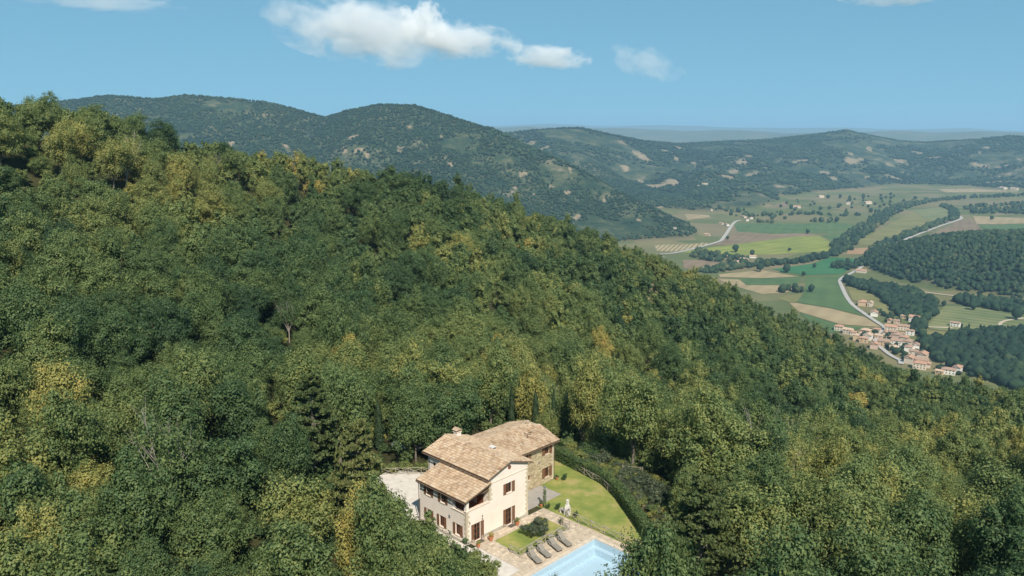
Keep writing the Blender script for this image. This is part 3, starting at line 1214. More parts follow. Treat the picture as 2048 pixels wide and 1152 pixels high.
NEAR, FARR = -0.32, 10.80
sl_main = math.hypot(RIDGE - 2.95, RZ - EZ)
rm = roof_root('main_roof')
roof_plane((2.95, NEAR, EZ), (0, 1, 0), (RIDGE - 2.95, 0, RZ - EZ), [(0, 0), (FARR - NEAR, 0), (FARR - NEAR, sl_main), (0, sl_main)], rm)
roof_plane((9.93, NEAR, EZ), (0, 1, 0), (RIDGE - 9.93, 0, RZ - EZ), [(0, 0), (FARR - NEAR, 0), (FARR - NEAR, sl_main), (0, sl_main)], rm)
ridge_tiles((RIDGE, NEAR, RZ + 0.02), (RIDGE, FARR, RZ + 0.02), rm)
rp = roof_root('porch_roof')
p_sl = math.hypot(MAIN_L + 0.45, porch_z(MAIN_L) - porch_z(-0.45))
roof_plane((-0.45, -0.33, porch_z(-0.45)), (0, 1, 0), (MAIN_L + 0.45, 0, porch_z(MAIN_L) - porch_z(-0.45)), [(0, 0), (8.22, 0), (8.22, p_sl - 0.02), (0, p_sl - 0.02)], rp)
rw = roof_root('wing_roof')
wf = WF - 0.42
wez = WRZ - WSL * (WRIDGE - wf)
w_sl = math.hypot(WRIDGE - wf, WRZ - wez)
kx = w_sl / (WRIDGE - wf)
hipv = (7.22 - wf) * kx
roof_plane((9.60, wf, wez), (1, 0, 0), (0, WRIDGE - wf, WRZ - wez), [(0, 0), (9.80, 0), (9.80, hipv), (7.30, w_sl), (0, w_sl)], rw)
roof_plane((9.60, 2 * WRIDGE - wf, wez), (1, 0, 0), (0, -(WRIDGE - wf), WRZ - wez), [(0, 0), (9.80, 0), (9.80, hipv), (7.30, w_sl), (0, w_sl)], rw)
hz = WRZ - WSL * (WRIDGE - 7.22)
MB().quad((19.40, 7.22, hz), (19.40, 2 * WRIDGE - 7.22, hz), (16.90, WRIDGE, WRZ)).build('hip_slab', TILE, rw)
ridge_tiles((9.7, WRIDGE, WRZ + 0.02), (16.9, WRIDGE, WRZ + 0.02), rw)
ridge_tiles((16.9, WRIDGE, WRZ + 0.02), (19.4, 7.22, hz + 0.02), rw)
ridge_tiles((16.9, WRIDGE, WRZ + 0.02), (19.4, 2 * WRIDGE - 7.22, hz + 0.02), rw)
# roof verge boards, gutters, rafters, downpipes
def gutter(p0, p1):
    MB().tube([p0, p1], 0.065, 6).build('gutter', GUTTER, villa)


gutter((2.88, NEAR, EZ - 0.12), (2.88, FARR, EZ - 0.12))
gutter((9.99, NEAR, EZ - 0.12), (9.99, FARR, EZ - 0.12))
gutter((-0.52, -0.30, porch_z(-0.45) - 0.12), (-0.52, 7.86, porch_z(-0.45) - 0.12))
gutter((9.95, wf - 0.07, wez - 0.12), (19.38, wf - 0.07, wez - 0.12))
for pts in ([(-0.52, 7.80, 4.98), (-0.10, 7.86, 4.7), (-0.10, 7.86, 0.05)], [(19.2, wf - 0.07, wez - 0.14), (18.86, WF - 0.06, 4.7), (18.86, WF - 0.06, 0.05)], [(9.99, -0.2, EZ - 0.14), (9.56, 0.25, 6.1), (9.56, 0.25, 0.1)]):
    MB().tube(pts, 0.045, 6).build('downpipe', GUTTER, villa)
for i in range(12):
    y = 0.05 + i * 0.68
    MB().prism([(-0.40, porch_z(-0.40) - 0.27), (0.8, porch_z(0.8) - 0.27), (0.8, porch_z(0.8) - 0.165), (-0.40, porch_z(-0.40) - 0.165)], 1, y, y + 0.09).build('rafter', BEAM, villa)
for i in range(15):
    y = 0.1 + i * 0.72
    MB().prism([(3.00, EZ - 0.25), (MAIN_L, EZ - 0.25 + RS * 0.4), (MAIN_L, EZ - 0.15 + RS * 0.4), (3.00, EZ - 0.15)], 1, y, y + 0.09).build('rafter', BEAM, villa)
# chimney
ch = MB().box(7.35, 8.05, 9.75, 10.35, 6.6, 7.95).build('chimney', STUCCO, villa)
MB().box(7.28, 8.12, 9.68, 10.42, 7.95, 8.02).build('chimney_shelf', SILL, ch)
for x, y in ((7.36, 9.76), (7.92, 9.76), (7.36, 10.22), (7.92, 10.22)):
    MB().box(x, x + 0.12, y, y + 0.12, 8.02, 8.24).build('chimney_post', TERRA, ch)
MB().prism([(7.20, 8.24), (8.20, 8.24), (7.70, 8.50)], 1, 9.62, 10.48).build('chimney_cap', TILE, ch)
# roof hatch with white frame
hz_ = RZ - RS * (8.3 - RIDGE)
hb = MB().box(8.05, 8.62, 4.3, 5.0, hz_ - 0.15, hz_ + 0.34).build('roof_hatch', WHITE, villa)
MB().box(8.12, 8.55, 4.288, 4.299, hz_ + 0.05, hz_ + 0.27).build('hatch_grille', DARKROOM, hb)
# slipped tiles on the wing roof: a patch of dark loose tiles
for k, (a, b) in enumerate(((15.9, 6.2), (16.2, 6.4), (16.45, 6.3), (16.7, 6.55), (16.0, 6.7), (16.95, 6.5), (15.7, 5.95))):
    z = WRZ - WSL * (WRIDGE - b) + 0.13
    MB().box(-0.16, 0.16, -0.08, 0.08, 0, 0.06).build('loose_tile', GUTTER, rw, (a, b, z), random.uniform(0, 3))
# wall lamps, wires, bell
for x, z in ((2.30, 2.62), (2.28, 2.30), (0.42, 2.45)):
    MB().box(x - 0.05, x + 0.05, -0.10, -0.002, z - 0.08, z + 0.08).build('wall_lamp', METAL, villa)
for y, z in ((2.62, 0.55), (2.70, 2.45)):
    MB().box(-0.08, -0.002, y - 0.11, y + 0.11, z - 0.16, z + 0.16).build('meter_box', METAL, villa)
MB().box(16.0, 16.12, WF - 0.1, WF - 0.002, 3.0, 3.2).build('wall_lamp', METAL, villa)

# ------------------------------------------------------------------ garden
def sheet(name, pts, z, mt, label=None, thick=0.0, parent=None):
    P = [hw(a, b, z) for a, b in pts]
    mb = MB()
    mb.quad(*P)
    if thick:
        Q = [Vector((p.x, p.y, z - thick)) for p in P]
        for i in range(len(P)):
            j = (i + 1) % len(P)
            mb.quad(P[i], Q[i], Q[j], P[j])
    o = mb.build(name, mt, parent)
    if parent is None:
        tag(o, label, kind='structure')
    return o


def densify(pts, n=6):
    """closed Catmull-Rom through pts"""
    out = []
    k = len(pts)
    for i in range(k):
        p0, p1, p2, p3 = (np.array(pts[(i + d) % k], float) for d in (-1, 0, 1, 2))
        for t in np.linspace(0, 1, n, endpoint=False):
            out.append(tuple(0.5 * ((2 * p1) + (-p0 + p2) * t + (2 * p0 - 5 * p1 + 4 * p2 - p3) * t * t + (-p0 + 3 * p1 - 3 * p2 + p3) * t ** 3)))
    return out


HEDGE = [(24.2, 12.5), (23.9, 8.2), (23.3, 3.95), (22.4, -1.0), (20.6, -4.6), (18.9, -7.2), (15.9, -11.5), (13.9, -14.3), (12.4, -16.6)]
sheet('gravel_drive', [(-2.0, -7.5), (0.6, -7.6), (0.6, -0.9), (-0.05, -0.9), (-0.05, 7.8), (3.4, 10.4), (9.5, 12.2), (9.0, 19.0), (4.6, 21.2), (2.6, 20.4), (0.2, 16.8), (-1.6, 13.6), (-2.4, 9.0), (-2.2, 3.0), (-1.9, -2.0)], 0.010, GRAVEL, 'pale gravel drive running along the villa')
sheet('lawn', [(11.4, 4.3), (18.8, 4.3), (20.5, 10.0), (24.2, 12.5)] + HEDGE[1:] + [(12.0, -16.6), (12.0, -0.4)], 0.014, LAWN, 'sunny lawn bounded by the curved hedge')
sheet('garden_soil', [(18.8, 4.3), (18.8, 12.0), (15, 20), (20, 18), (24.2, 12.5)], 0.006, LAWN, 'grass strip behind the wing')
sheet('small_lawn', [(2.75, -1.45), (10.3, -1.45), (10.3, -5.3), (2.55, -5.55)], 0.046, LAWN, 'rectangle of grass between villa and sun loungers')
sheet('patio', [(9.53, 0.8), (16.3, 0.8), (16.3, 4.3), (9.53, 4.3)], 0.02, SLATE, 'grey stone patio in the angle of villa and wing')
PP = [(-5, -24), (-5, -7.4), (0.55, -7.4), (0.55, -0.05), (12.2, -0.05), (12.2, -24)]
POOL = (-1.6, 10.72, -16.5, -8.82)      # e1 lo, hi, e2 lo, hi
# paving bed with a hole for the pool and one for the grass
bed = MB()
x0, x1, y0, y1 = POOL
for a, b, c, d in ((-5, 0.55, -8.82, -7.4), (0.55, 12.1, -8.82, -0.05), (x1, 12.1, -18, -8.82), (-5, x0, -18, -8.82), (x0, x1, -18, y0)):
    bed.quad(hw(a, c, 0.018), hw(b, c, 0.018), hw(b, d, 0.018), hw(a, d, 0.018))
terr = tag(bed.build('terrace', MORTAR), 'terrace of irregular beige paving stones round the pool', kind='structure')


def paving(x0, x1, y0, y1, size, mt, holes=(), parent=terr, name='paving_stones', jit=0.25):
    """irregular flagstones, each a separate low prism; too small to pick apart singly, joined"""
    mb = MB()
    ny = max(1, int((y1 - y0) / size))
    for j in range(ny):
        b0 = y0 + (y1 - y0) * j / ny
        b1 = y0 + (y1 - y0) * (j + 1) / ny
        a = x0
        while a < x1 - 0.05:
            w = size * random.uniform(0.6, 1.6)
            a2 = min(a + w, x1)
            if a2 > x1 - 0.15:
                a2 = x1
            g = 0.018
            q = [(a + g + random.uniform(0, jit * .2), b0 + g + random.uniform(0, jit * .2)), (a2 - g - random.uniform(0, jit * .2), b0 + g + random.uniform(0, jit * .2)), (a2 - g - random.uniform(0, jit * .2), b1 - g - random.uniform(0, jit * .2)), (a + g + random.uniform(0, jit * .2), b1 - g - random.uniform(0, jit * .2))]
            cx, cyy = (a + a2) / 2, (b0 + b1) / 2
            if not any(h[0] < cx < h[1] and h[2] < cyy < h[3] for h in holes):
                z = 0.034 + random.uniform(0, 0.008)
                P = [hw(p[0], p[1], z) for p in q]
                Q = [hw(p[0], p[1], 0.019) for p in q]
                mb.quad(*P)
                for i in range(4):
                    mb.quad(P[i], Q[i], Q[(i + 1) % 4], P[(i + 1) % 4])
            a = a2
    o = mb.build(name, mt, parent)
    o['kind'] = 'stuff'
    return o


paving(0.62, 12.05, -8.3, -0.15, 0.42, PAVE, holes=[(2.6, 10.35, -5.6, -1.4)])
paving(11.25, 12.05, -17.5, -8.32, 0.40, PAVE)
paving(-4.9, 0.5, -8.3, -7.5, 0.42, PAVE)
pool = tag(empty('swimming_pool', hw(4, -12, 0), 0), 'rectangular pale blue swimming pool with stone edge', 'pool')
def pool_part(name, mb, mt):
    o = mb.build(name, mt)
    o.parent = pool
    o.matrix_parent_inverse = Matrix.Translation(-pool.location)
    return o


b = MB()
dep = -1.5
c = [hw(x0, y0), hw(x1, y0), hw(x1, y1), hw(x0, y1)]
T = [Vector((p.x, p.y, 0.0)) for p in c]
Bm = [Vector((p.x, p.y, dep)) for p in c]
b.quad(*Bm)
for i in range(4):
    j = (i + 1) % 4
    b.quad(T[i], T[j], Bm[j], Bm[i])
pool_part('basin', b, POOLTILE)
ledge = MB()
for (a0, a1, b0, b1) in ((x0, x1, y1 - 0.55, y1), (x1 - 0.55, x1, y0, y1 - 0.55)):
    P = [hw(a0, b0, -0.75), hw(a1, b0, -0.75), hw(a1, b1, -0.75), hw(a0, b1, -0.75)]
    Q = [Vector((p.x, p.y, dep)) for p in P]
    ledge.quad(*P)
    for i in range(4):
        ledge.quad(P[i], Q[i], Q[(i + 1) % 4], P[(i + 1) % 4])
pool_part('step', ledge, POOLTILE)
pool_part('water', MB().quad(*[Vector((p.x, p.y, -0.13)) for p in c]), WATER)
cop = MB()
def coping_run(a0, a1, b0, b1, along):
    L = (a1 - a0) if along == 0 else (b1 - b0)
    n = int(L / 0.6)
    for i in range(n):
        s0, s1 = i / n, (i + 1) / n
        if along == 0:
            q = [(a0 + L * s0 + .008, b0), (a0 + L * s1 - .008, b0), (a0 + L * s1 - .008, b1), (a0 + L * s0 + .008, b1)]
        else:
            q = [(a0, b0 + L * s0 + .008), (a1, b0 + L * s0 + .008), (a1, b0 + L * s1 - .008), (a0, b0 + L * s1 - .008)]
        P = [hw(p[0], p[1], 0.055) for p in q]
        Q = [hw(p[0], p[1], 0.0) for p in q]
        cop.quad(*P)
        for k in range(4):
            cop.quad(P[k], Q[k], Q[(k + 1) % 4], P[(k + 1) % 4])


coping_run(x0, x1 + 0.45, y1 - 0.03, y1 + 0.45, 0)
coping_run(x1 - 0.03, x1 + 0.45, y0, y1 - 0.04, 1)
coping_run(x0 - 0.42, x0 + 0.03, y0, y1 + 0.45, 1)
cp = pool_part('coping_stones', cop, COPING)
cp['kind'] = 'stuff'

# ---- sun loungers
def lounger(a, b, rz, label):
    r = tag(empty('sun_lounger', hw(a, b, 0.042), TH + rz), label, 'sun lounger', 'sun loungers in a row by the pool')
    # long axis local -y: head at 0, foot at -2.1 ; width in x
    for x in (-0.30, 0.30):
        for y in (-0.15, -1.65):
            MB().box(x - 0.03, x + 0.03, y - 0.03, y + 0.03, 0, 0.30).build('leg', TEAK, r)
        MB().box(x - 0.035, x + 0.035, -1.95, 0.05, 0.30, 0.37).build('side_rail', TEAK, r)
    MB().box(-0.265, 0.265, -1.95, -1.88, 0.31, 0.365).build('end_rail', TEAK, r)
    MB().box(-0.27, 0.27, -1.95, -0.72, 0.372, 0.41).build('seat', SLING, r)
    bk = MB()
    bk.prism([(-0.74, 0.372), (-0.74, 0.41), (0.05, 0.80), (0.07, 0.76)], 0, -0.29, 0.29)
    bk.build('backrest', SLING, r)
    MB().tube([(-0.27, -0.1, 0.36), (-0.27, 0.04, 0.74)], 0.02, 5).build('backrest_prop', TEAK, r)
    MB().tube([(0.27, -0.1, 0.36), (0.27, 0.04, 0.74)], 0.02, 5).build('backrest_prop', TEAK, r)
    cn = MB()
    cn.prism([(-0.05, 0.98), (0.06, 1.08), (0.32, 1.05), (0.36, 0.92), (0.34, 0.92), (0.30, 1.03), (0.07, 1.055), (-0.03, 0.965)], 0, -0.30, 0.30)
    cn.build('sun_canopy', SLING, r)
    for x in (-0.31, 0.31):
        MB().tube([(x, 0.0, 0.74), (x, 0.10, 1.05)], 0.016, 5).build('canopy_arm', METAL, r)
    return r


LN = ('first', 'second', 'third', 'fourth')
for k, (a, b) in enumerate(((3.15, -6.42), (4.62, -6.36), (6.43, -6.32), (7.85, -6.40))):
    lounger(a, b, math.radians(-17 + (k % 2) * 2), ('grey sun lounger with canopy, at the gravel drive end of the poolside row', 'grey sun lounger with canopy, second from the drive end of the row', 'grey sun lounger with canopy, third from the drive end of the row', 'grey sun lounger with canopy, at the barbecue end of the poolside row')[k])


# ---- rustic fences
def pole(mb, p, q, r0, r1=None):
    p, q = Vector(p), Vector(q)
    m = p.lerp(q, 0.5) + Vector((random.uniform(-.03, .03), random.uniform(-.03, .03), random.uniform(-.02, .02)))
    mb.tube([p, m, q], [r0, (r0 + (r1 or r0)) / 2, r1 or r0], 5)


def rustic_fence(pts, label, h=0.95, bay=1.9, cross=True, z=0.02, group='rustic pole fences', mt=POLE):
    P = [hw(a, b, z) for a, b in pts]
    r = tag(empty('pole_fence', P[0]), label, 'fence', group)
    posts = []
    for i in range(len(P) - 1):
        n = max(1, round((P[i + 1] - P[i]).length / bay))
        for k in range(n):
            posts.append(P[i].lerp(P[i + 1], k / n))
    posts.append(P[-1])
    base = P[0]
    up = Vector((0, 0, 1))
    for i, p in enumerate(posts):
        mb = MB()
        p = p - base
        pole(mb, p - up * 0.1, p + up * (h + random.uniform(0, .1)), 0.055, 0.045)
        mb.build('post', mt, r)
        if i + 1 < len(posts):
            q = posts[i + 1] - base
            for hh in ((h * 0.95,) if cross else (h * 0.92, h * 0.5)):
                mb = MB()
                pole(mb, p + up * hh, q + up * (hh + random.uniform(-.04, .04)), 0.042, 0.036)
                mb.build('rail', mt, r)
            if cross:
                for a_, b_ in ((0.12, 0.88), (0.88, 0.12)):
                    mb = MB()
                    pole(mb, p + up * h * a_, q + up * h * b_, 0.036, 0.03)
                    mb.build('brace', mt, r)
    return r


rustic_fence([(2.2, -4.3), (2.2, -5.75), (10.3, -5.6), (10.4, -4.3)], 'low pole fence with crossed braces between small lawn and loungers')
rustic_fence([(12.25, -3.5), (12.2, -9.0), (12.2, -13.3), (12.2, -16.5)], 'low pole fence with crossed braces between lawn and pool terrace')
rustic_fence([(22.75, 3.9), (21.85, -1.0), (20.1, -4.4)], 'pole fence leaning along the shaded side of the curved hedge', cross=True)
rustic_fence([(4.3, 20.9), (7.9, 17.4), (9.3, 15.5)], 'weathered pole fence under shrubs at the far edge of the gravel', cross=True)
rz_ = land(np.array([hw(27.5, -1.4).x]), np.array([hw(27.5, -1.4).y]))[0][0]
rustic_fence([(27.0, -0.4), (27.6, -1.4), (28.4, -2.6)], 'short pole railing beside the bare earth path beyond the hedge', z=rz_ + 0.02, h=1.0)

# ---- barbecue
bq = tag(empty('barbecue', hw(12.75, -2.95, 0.02), TH, 0.66), 'white masonry barbecue with tall chimney at the edge of the lawn', 'barbecue')
MB().box(-0.45, 0.45, -0.75, -0.05, 0, 0.85).build('firebox', WHITE, bq)
MB().box(-0.38, 0.38, -0.70, -0.10, 0.851, 0.90).build('grill', METAL, bq)
hd = MB()
hd.prism([(-0.45, 1.30), (0.45, 1.30), (0.20, 1.95), (-0.20, 1.95)], 1, -0.72, -0.08)
hd.build('hood', WHITE, bq)
for x in (-0.45, 0.35):
    MB().box(x, x + 0.1, -0.72, -0.08, 0.852, 1.298).build('hood_side', WHITE, bq)
MB().box(-0.19, 0.19, -0.58, -0.22, 1.952, 2.75).build('chimney', WHITE, bq)
MB().box(-0.24, 0.24, -0.63, -0.17, 2.752, 2.82).build('chimney_cap', WHITE, bq)
MB().box(-0.40, 0.40, -0.02, 1.15, 0.72, 0.82).build('worktop', SLATE, bq)
MB().box(-0.36, 0.36, 0.0, 0.15, 0, 0.718).build('counter_support', WHITE, bq)
MB().box(-0.36, 0.36, 0.95, 1.10, 0, 0.718).build('counter_support', WHITE, bq)
# ---- doormats
for a, nm in ((6.41, 'dark doormat at the french door facing the olive bush'), (1.58, 'dark doormat at the french door next to the villa corner')):
    o = MB().box(-0.42, 0.42, -0.28, 0.28, 0, 0.03).build('doormat', DOORMAT, None, hw(a, -0.45, 0.045), TH)
    tag(o, nm, 'doormat', 'doormats of the villa')


# ------------------------------------------------------------------ plants
def leaf_arrays(cen, nor, size, aspect=0.62, rg=rng):
    """rhombic leaves: returns verts (4N,3), quads (N,4)"""
    n = len(cen)
    nor = nor / np.maximum(np.linalg.norm(nor, axis=1, keepdims=True), 1e-6)
    ref = rg.normal(size=(n, 3))
    t1 = np.cross(nor, ref)
    t1 /= np.maximum(np.linalg.norm(t1, axis=1, keepdims=True), 1e-6)
    t2 = np.cross(nor, t1)
    s = (size * rg.uniform(0.7, 1.3, n))[:, None] if np.isscalar(size) else size[:, None]
    a = t1 * s * 0.5
    b = t2 * s * 0.5 * aspect
    sag = nor * s * 0.12
    V = np.stack([cen - a - sag, cen + b, cen + a - sag, cen - b], 1).reshape(-1, 3)
    F = np.arange(4 * n).reshape(n, 4)
    return V, F


def sph(n, rg, zmin=-1.0):
    z = rg.uniform(zmin, 1, n)
    a = rg.uniform(0, 2 * math.pi, n)
    r = np.sqrt(1 - z * z)
    return np.c_[r * np.cos(a), r * np.sin(a), z]


def crown_arrays(rg, R, H0, H1, nleaf, leaf, nlobe=18, lobe_r=0.42, sparse=1.0, zmin=-0.55, aspect=0.62, squash=1.0, inner=0.10, per=88, ragged=1.0):
    """foliage: uneven boughs leave the middle of the crown, each carries separate leafy tufts, each tuft its leaves"""
    cz, rz = (H0 + H1) / 2, (H1 - H0) / 2
    d = sph(nlobe, rg, zmin)
    for _ in range(14):                       # spread the boughs, not perfectly
        diff = d[:, None] - d[None]
        dist = np.linalg.norm(diff, axis=2) + np.eye(nlobe)
        d = d + 0.03 * (diff / dist[..., None] ** 3).sum(1)
        d /= np.linalg.norm(d, axis=1, keepdims=True)
        d[:, 2] = np.maximum(d[:, 2], zmin)
    lean = rg.normal(size=3) * np.array([0.16, 0.16, 0.05])
    lr = lobe_r * rg.uniform(0.50, 1.15, nlobe)
    reach = rg.uniform(0.42, 0.95, nlobe) - 0.25 * (lr - lobe_r * 0.8)
    lc = d * reach[:, None] + lean * np.clip(d[:, 2:3] + 0.6, 0, 2)
    lc = np.vstack([lc, [[0, 0, 0.05]]])
    lr = np.append(lr, 0.5)
    ncl = max(50, nleaf // per)
    w = lr[:nlobe] ** 2
    k = rg.choice(nlobe, ncl * 4, p=w / w.sum())
    cd = sph(ncl * 4, rg, -0.6)
    stretch = np.array([0.9, 0.9, 1.25])      # tufts climb: boughs are taller than wide
    cp = lc[k] + cd * stretch * lr[k][:, None] * rg.uniform(1 - 0.35 * ragged, 1 + 0.22 * ragged, (ncl * 4, 1))
    dd = np.linalg.norm((cp[:, None] - lc[None]) / stretch, axis=2) / lr[None]
    dd[np.arange(len(cp)), k] = 9
    ok = dd.min(1) > 0.72
    cp, cd = cp[ok][:ncl], cd[ok][:ncl]
    m = len(cp)
    kk = rg.integers(0, m, nleaf)
    sp_ = 0.118 * rg.uniform(0.55, 1.45, m)
    off = rg.normal(size=(nleaf, 3)) * sp_[kk][:, None] * np.array([1, 1, 0.72])
    pos = cp[kk] + off * sparse
    nor = cd[kk] * 0.35 + off / 0.118 * 0.55 + np.array([0, 0, 0.45]) + rg.normal(size=(nleaf, 3)) * 0.24
    size = leaf * rg.uniform(0.65, 1.35, nleaf)
    ni = int(nleaf * inner)
    if ni:
        ip = sph(ni, rg, -0.7) * rg.uniform(0.2, 0.55, (ni, 1)) + lean * 0.5
        pos = np.vstack([pos, ip])
        nor = np.vstack([nor, ip + rg.normal(size=(ni, 3)) * 0.4])
        size = np.append(size, leaf * 2.4 * rg.uniform(0.8, 1.2, ni))
    P = pos * np.array([R, R, rz]) + np.array([0, 0, cz])
    V, F = leaf_arrays(P, nor, size, aspect, rg)
    return V, F, lc * np.array([R, R, rz]) + np.array([0, 0, cz])


def trunk_mesh(rg, H0, lobes, r=0.2, name='trunk', mt=None, twigs=0, reach=1.0, seg=6):
    mb = MB()
    top = Vector((rg.normal() * 0.2, rg.normal() * 0.2, H0 + 1.2))
    mb.tube([(0, 0, -1.2), (0.03, 0.02, 0.6), tuple(top * 0.55), tuple(top)], [r * 1.35, r, r * 0.8, r * 0.6], seg)
    pick = rg.permutation(len(lobes) - 1)[:8]
    for i in pick:
        t = Vector(lobes[i]) * 1.0
        t = Vector((t.x * reach, t.y * reach, H0 + (t.z - H0) * reach))
        s = top * float(rg.uniform(0.6, 1.0))
        mid = s.lerp(t, 0.5) + Vector((rg.normal() * .15, rg.normal() * .15, -0.25 + rg.normal() * .1))
        mb.tube([s, mid, t], [r * 0.42, r * 0.28, r * 0.10], 5)
        for q in range(twigs):
            e = t + Vector((rg.normal() * .7, rg.normal() * .7, abs(rg.normal()) * .8))
            mb.tube([mid.lerp(t, float(rg.uniform(.3, 1))), e], [r * 0.13, r * 0.04], 4)
    return mb.mesh(name, mt or BARK)


def leaf_mesh(name, V, F, mt):
    return np_mesh(name, V, F, [mt])


def blob_arrays(rg, R, H0, H1, sub=2, rough=0.22):
    """small far crown: a lumpy closed ball"""
    import bmesh
    bm = bmesh.new()
    bmesh.ops.create_icosphere(bm, subdivisions=sub, radius=1.0)
    V = np.array([v.co[:] for v in bm.verts])
    F = np.array([[v.index for v in f.verts] for f in bm.faces])
    bm.free()
    c = sph(14, rg)
    w = np.exp(-((V[:, None] - c[None]) ** 2).sum(2) * 5.0)
    V = V * (0.78 + rough * 1.6 * w.max(1) + rg.uniform(-.07, .07, len(V)))[:, None]
    return V * np.array([R, R, (H1 - H0) / 2]) + np.array([0, 0, (H0 + H1) / 2]), F


class Kind:
    """one shape of tree: crown mesh, trunk mesh, crown radius, height"""

    def __init__(self, crown, trunk, R, H):
        self.crown, self.trunk, self.R, self.H = crown, trunk, R, H


def broadleaf(seed, R=3.5, H0=2.2, H1=8.8, nleaf=11000, leaf=0.30, nlobe=20, lobe_r=0.40, sparse=1.0, twigs=0, mt=None, tmat=None, reach=0.95, zmin=-0.55, inner=0.10):
    rg = np.random.default_rng(seed)
    V, F, lobes = crown_arrays(rg, R, H0, H1, nleaf, leaf, nlobe, lobe_r, sparse, zmin, inner=inner)
    return Kind(leaf_mesh('crown', V, F, mt or LEAF), trunk_mesh(rg, H0, lobes, 0.17, twigs=twigs, mt=tmat, reach=reach), R, H1)


def pine(seed, R=3.0, H1=11.0, ntuft=520):
    rg = np.random.default_rng(seed)
    mb = MB()
    mb.tube([(0, 0, -1.2), (0.05, 0, H1 * 0.45), (0, 0.05, H1 * 0.97)], [0.24, 0.17, 0.04], 7)
    cen = []
    nb = 46
    for i in range(nb):
        h = H1 * (0.22 + 0.76 * (i / nb) ** 0.9)
        a = i * 2.399 + rg.normal() * 0.25
        L = R * (1.08 - (h / H1 - 0.22) / 0.80) ** 0.75 * rg.uniform(0.75, 1.1)
        tip = np.array([math.cos(a) * L, math.sin(a) * L, h + L * 0.22])
        b0 = np.array([0, 0, h])
        mb.tube([tuple(b0), tuple((b0 + tip) / 2 + np.array([0, 0, -0.08])), tuple(tip)], [0.06, 0.04, 0.015], 4)
        n = max(3, int(ntuft / nb * (0.35 + L / R)))
        for q in range(n):
            s = rg.uniform(0.35, 1.05)
            side = rg.normal() * 0.30 * L * s
            p = b0 + (tip - b0) * s + np.array([-math.sin(a) * side, math.cos(a) * side, rg.normal() * 0.12 + 0.08])
            cen.append(p)
    cen = np.array(cen)
    per = 18
    k = np.repeat(np.arange(len(cen)), per)
    d = sph(len(k), rg, -0.25)
    d[:, 2] = np.abs(d[:, 2]) * 0.9 + 0.15 * rg.normal(size=len(k))
    pos = cen[k] + d * 0.20
    # needle sprays point outwards from the tuft
    ref = rg.normal(size=(len(k), 3))
    w = np.cross(d, ref)
    w /= np.linalg.norm(w, axis=1, keepdims=True)
    a = d * 0.20
    b = w * 0.085
    V = np.stack([pos - a, pos + b, pos + a, pos - b], 1).reshape(-1, 3)
    F = np.arange(len(V)).reshape(-1, 4)
    return Kind(leaf_mesh('crown', V, F, NEEDLE), mb.mesh('trunk', BARK), R, H1)


def cypress(seed, R=0.75, H1=7.5, n=3200):
    rg = np.random.default_rng(seed)
    z = rg.uniform(0, 1, n) ** 0.9
    prof = np.interp(z, [0, 0.08, 0.35, 0.8, 1], [0.5, 0.85, 1.0, 0.55, 0.04])
    a = rg.uniform(0, 2 * math.pi, n)
    lump = 1 + 0.16 * np.sin(a * 3 + z * 22) + 0.1 * rg.normal(size=n)
    r = R * prof * lump * rg.uniform(0.75, 1.0, n)
    pos = np.c_[r * np.cos(a), r * np.sin(a), 0.15 + z * (H1 - 0.2)]
    nor = np.c_[np.cos(a), np.sin(a), np.full(n, 0.35)] + rg.normal(size=(n, 3)) * 0.3
    V, F = leaf_arrays(pos, nor, 0.26, 0.5, rg)
    mb = MB()
    mb.tube([(0, 0, -0.6), (0, 0, H1 * 0.8)], [0.12, 0.03], 6)
    return Kind(leaf_mesh('crown', V, F, CYPRESS), mb.mesh('trunk', BARK), R, H1)


def shrub(seed, R=0.9, H=1.5, n=2600, leaf=0.12, mt=None):
    rg = np.random.default_rng(seed)
    V, F, lobes = crown_arrays(rg, R, 0.05, H, n, leaf, 9, 0.5, 1.0, -0.2)
    mb = MB()
    for i in range(5):
        a = rg.uniform(0, 6.28)
        mb.tube([(0, 0, -0.2), (math.cos(a) * R * .3, math.sin(a) * R * .3, H * .4), (math.cos(a) * R * .6, math.sin(a) * R * .6, H * .75)], [0.04, 0.03, 0.01], 4)
    return Kind(leaf_mesh('crown', V, F, mt or LEAF), mb.mesh('stem', BARK), R, H)


OAKS = [broadleaf(100 + i, R=3.3 + 0.25 * (i % 3), H0=1.5, H1=8.2 + 0.6 * (i % 4), nleaf=16000, leaf=0.245, nlobe=17 + 3 * (i % 3), lobe_r=0.40) for i in range(6)]
ASHES = [broadleaf(200 + i, R=2.5 + 0.25 * i, H0=1.6, H1=9.6 + 0.4 * i, nleaf=12500, leaf=0.25, nlobe=22, lobe_r=0.32, sparse=1.2, twigs=1, inner=0.07) for i in range(5)]
THIN = [broadleaf(300 + i, R=2.7, H0=2.2, H1=9.6, nleaf=3600, leaf=0.25, nlobe=18, lobe_r=0.40, sparse=1.5, twigs=5, tmat=TWIG, reach=1.25, inner=0.03, zmin=-0.3) for i in range(2)]
PINES = [pine(400, R=3.9, H1=10.5, ntuft=1100), pine(401, R=3.2, H1=10.0, ntuft=850)]
CYPS = [cypress(500), cypress(501, 0.62, 6.8)]
SHRUBS = [shrub(600), shrub(601, 1.1, 1.3), shrub(602, 0.7, 1.7)]
GREYSHRUB = shrub(610, 1.0, 1.5, mt=OLIVE)


def place_tree(name, kind, x, y, z, s, tint, label, group, cat='tree', rz=None, sz=1.0, crown='crown', trunk='trunk'):
    r = empty(name, (x, y, z), random.uniform(0, 6.28) if rz is None else rz)
    r.scale = (s, s, s * sz)
    c = link(crown, kind.crown, r)
    c['tint'] = float(tint)
    link(trunk, kind.trunk, r)
    return tag(r, label, cat, group)


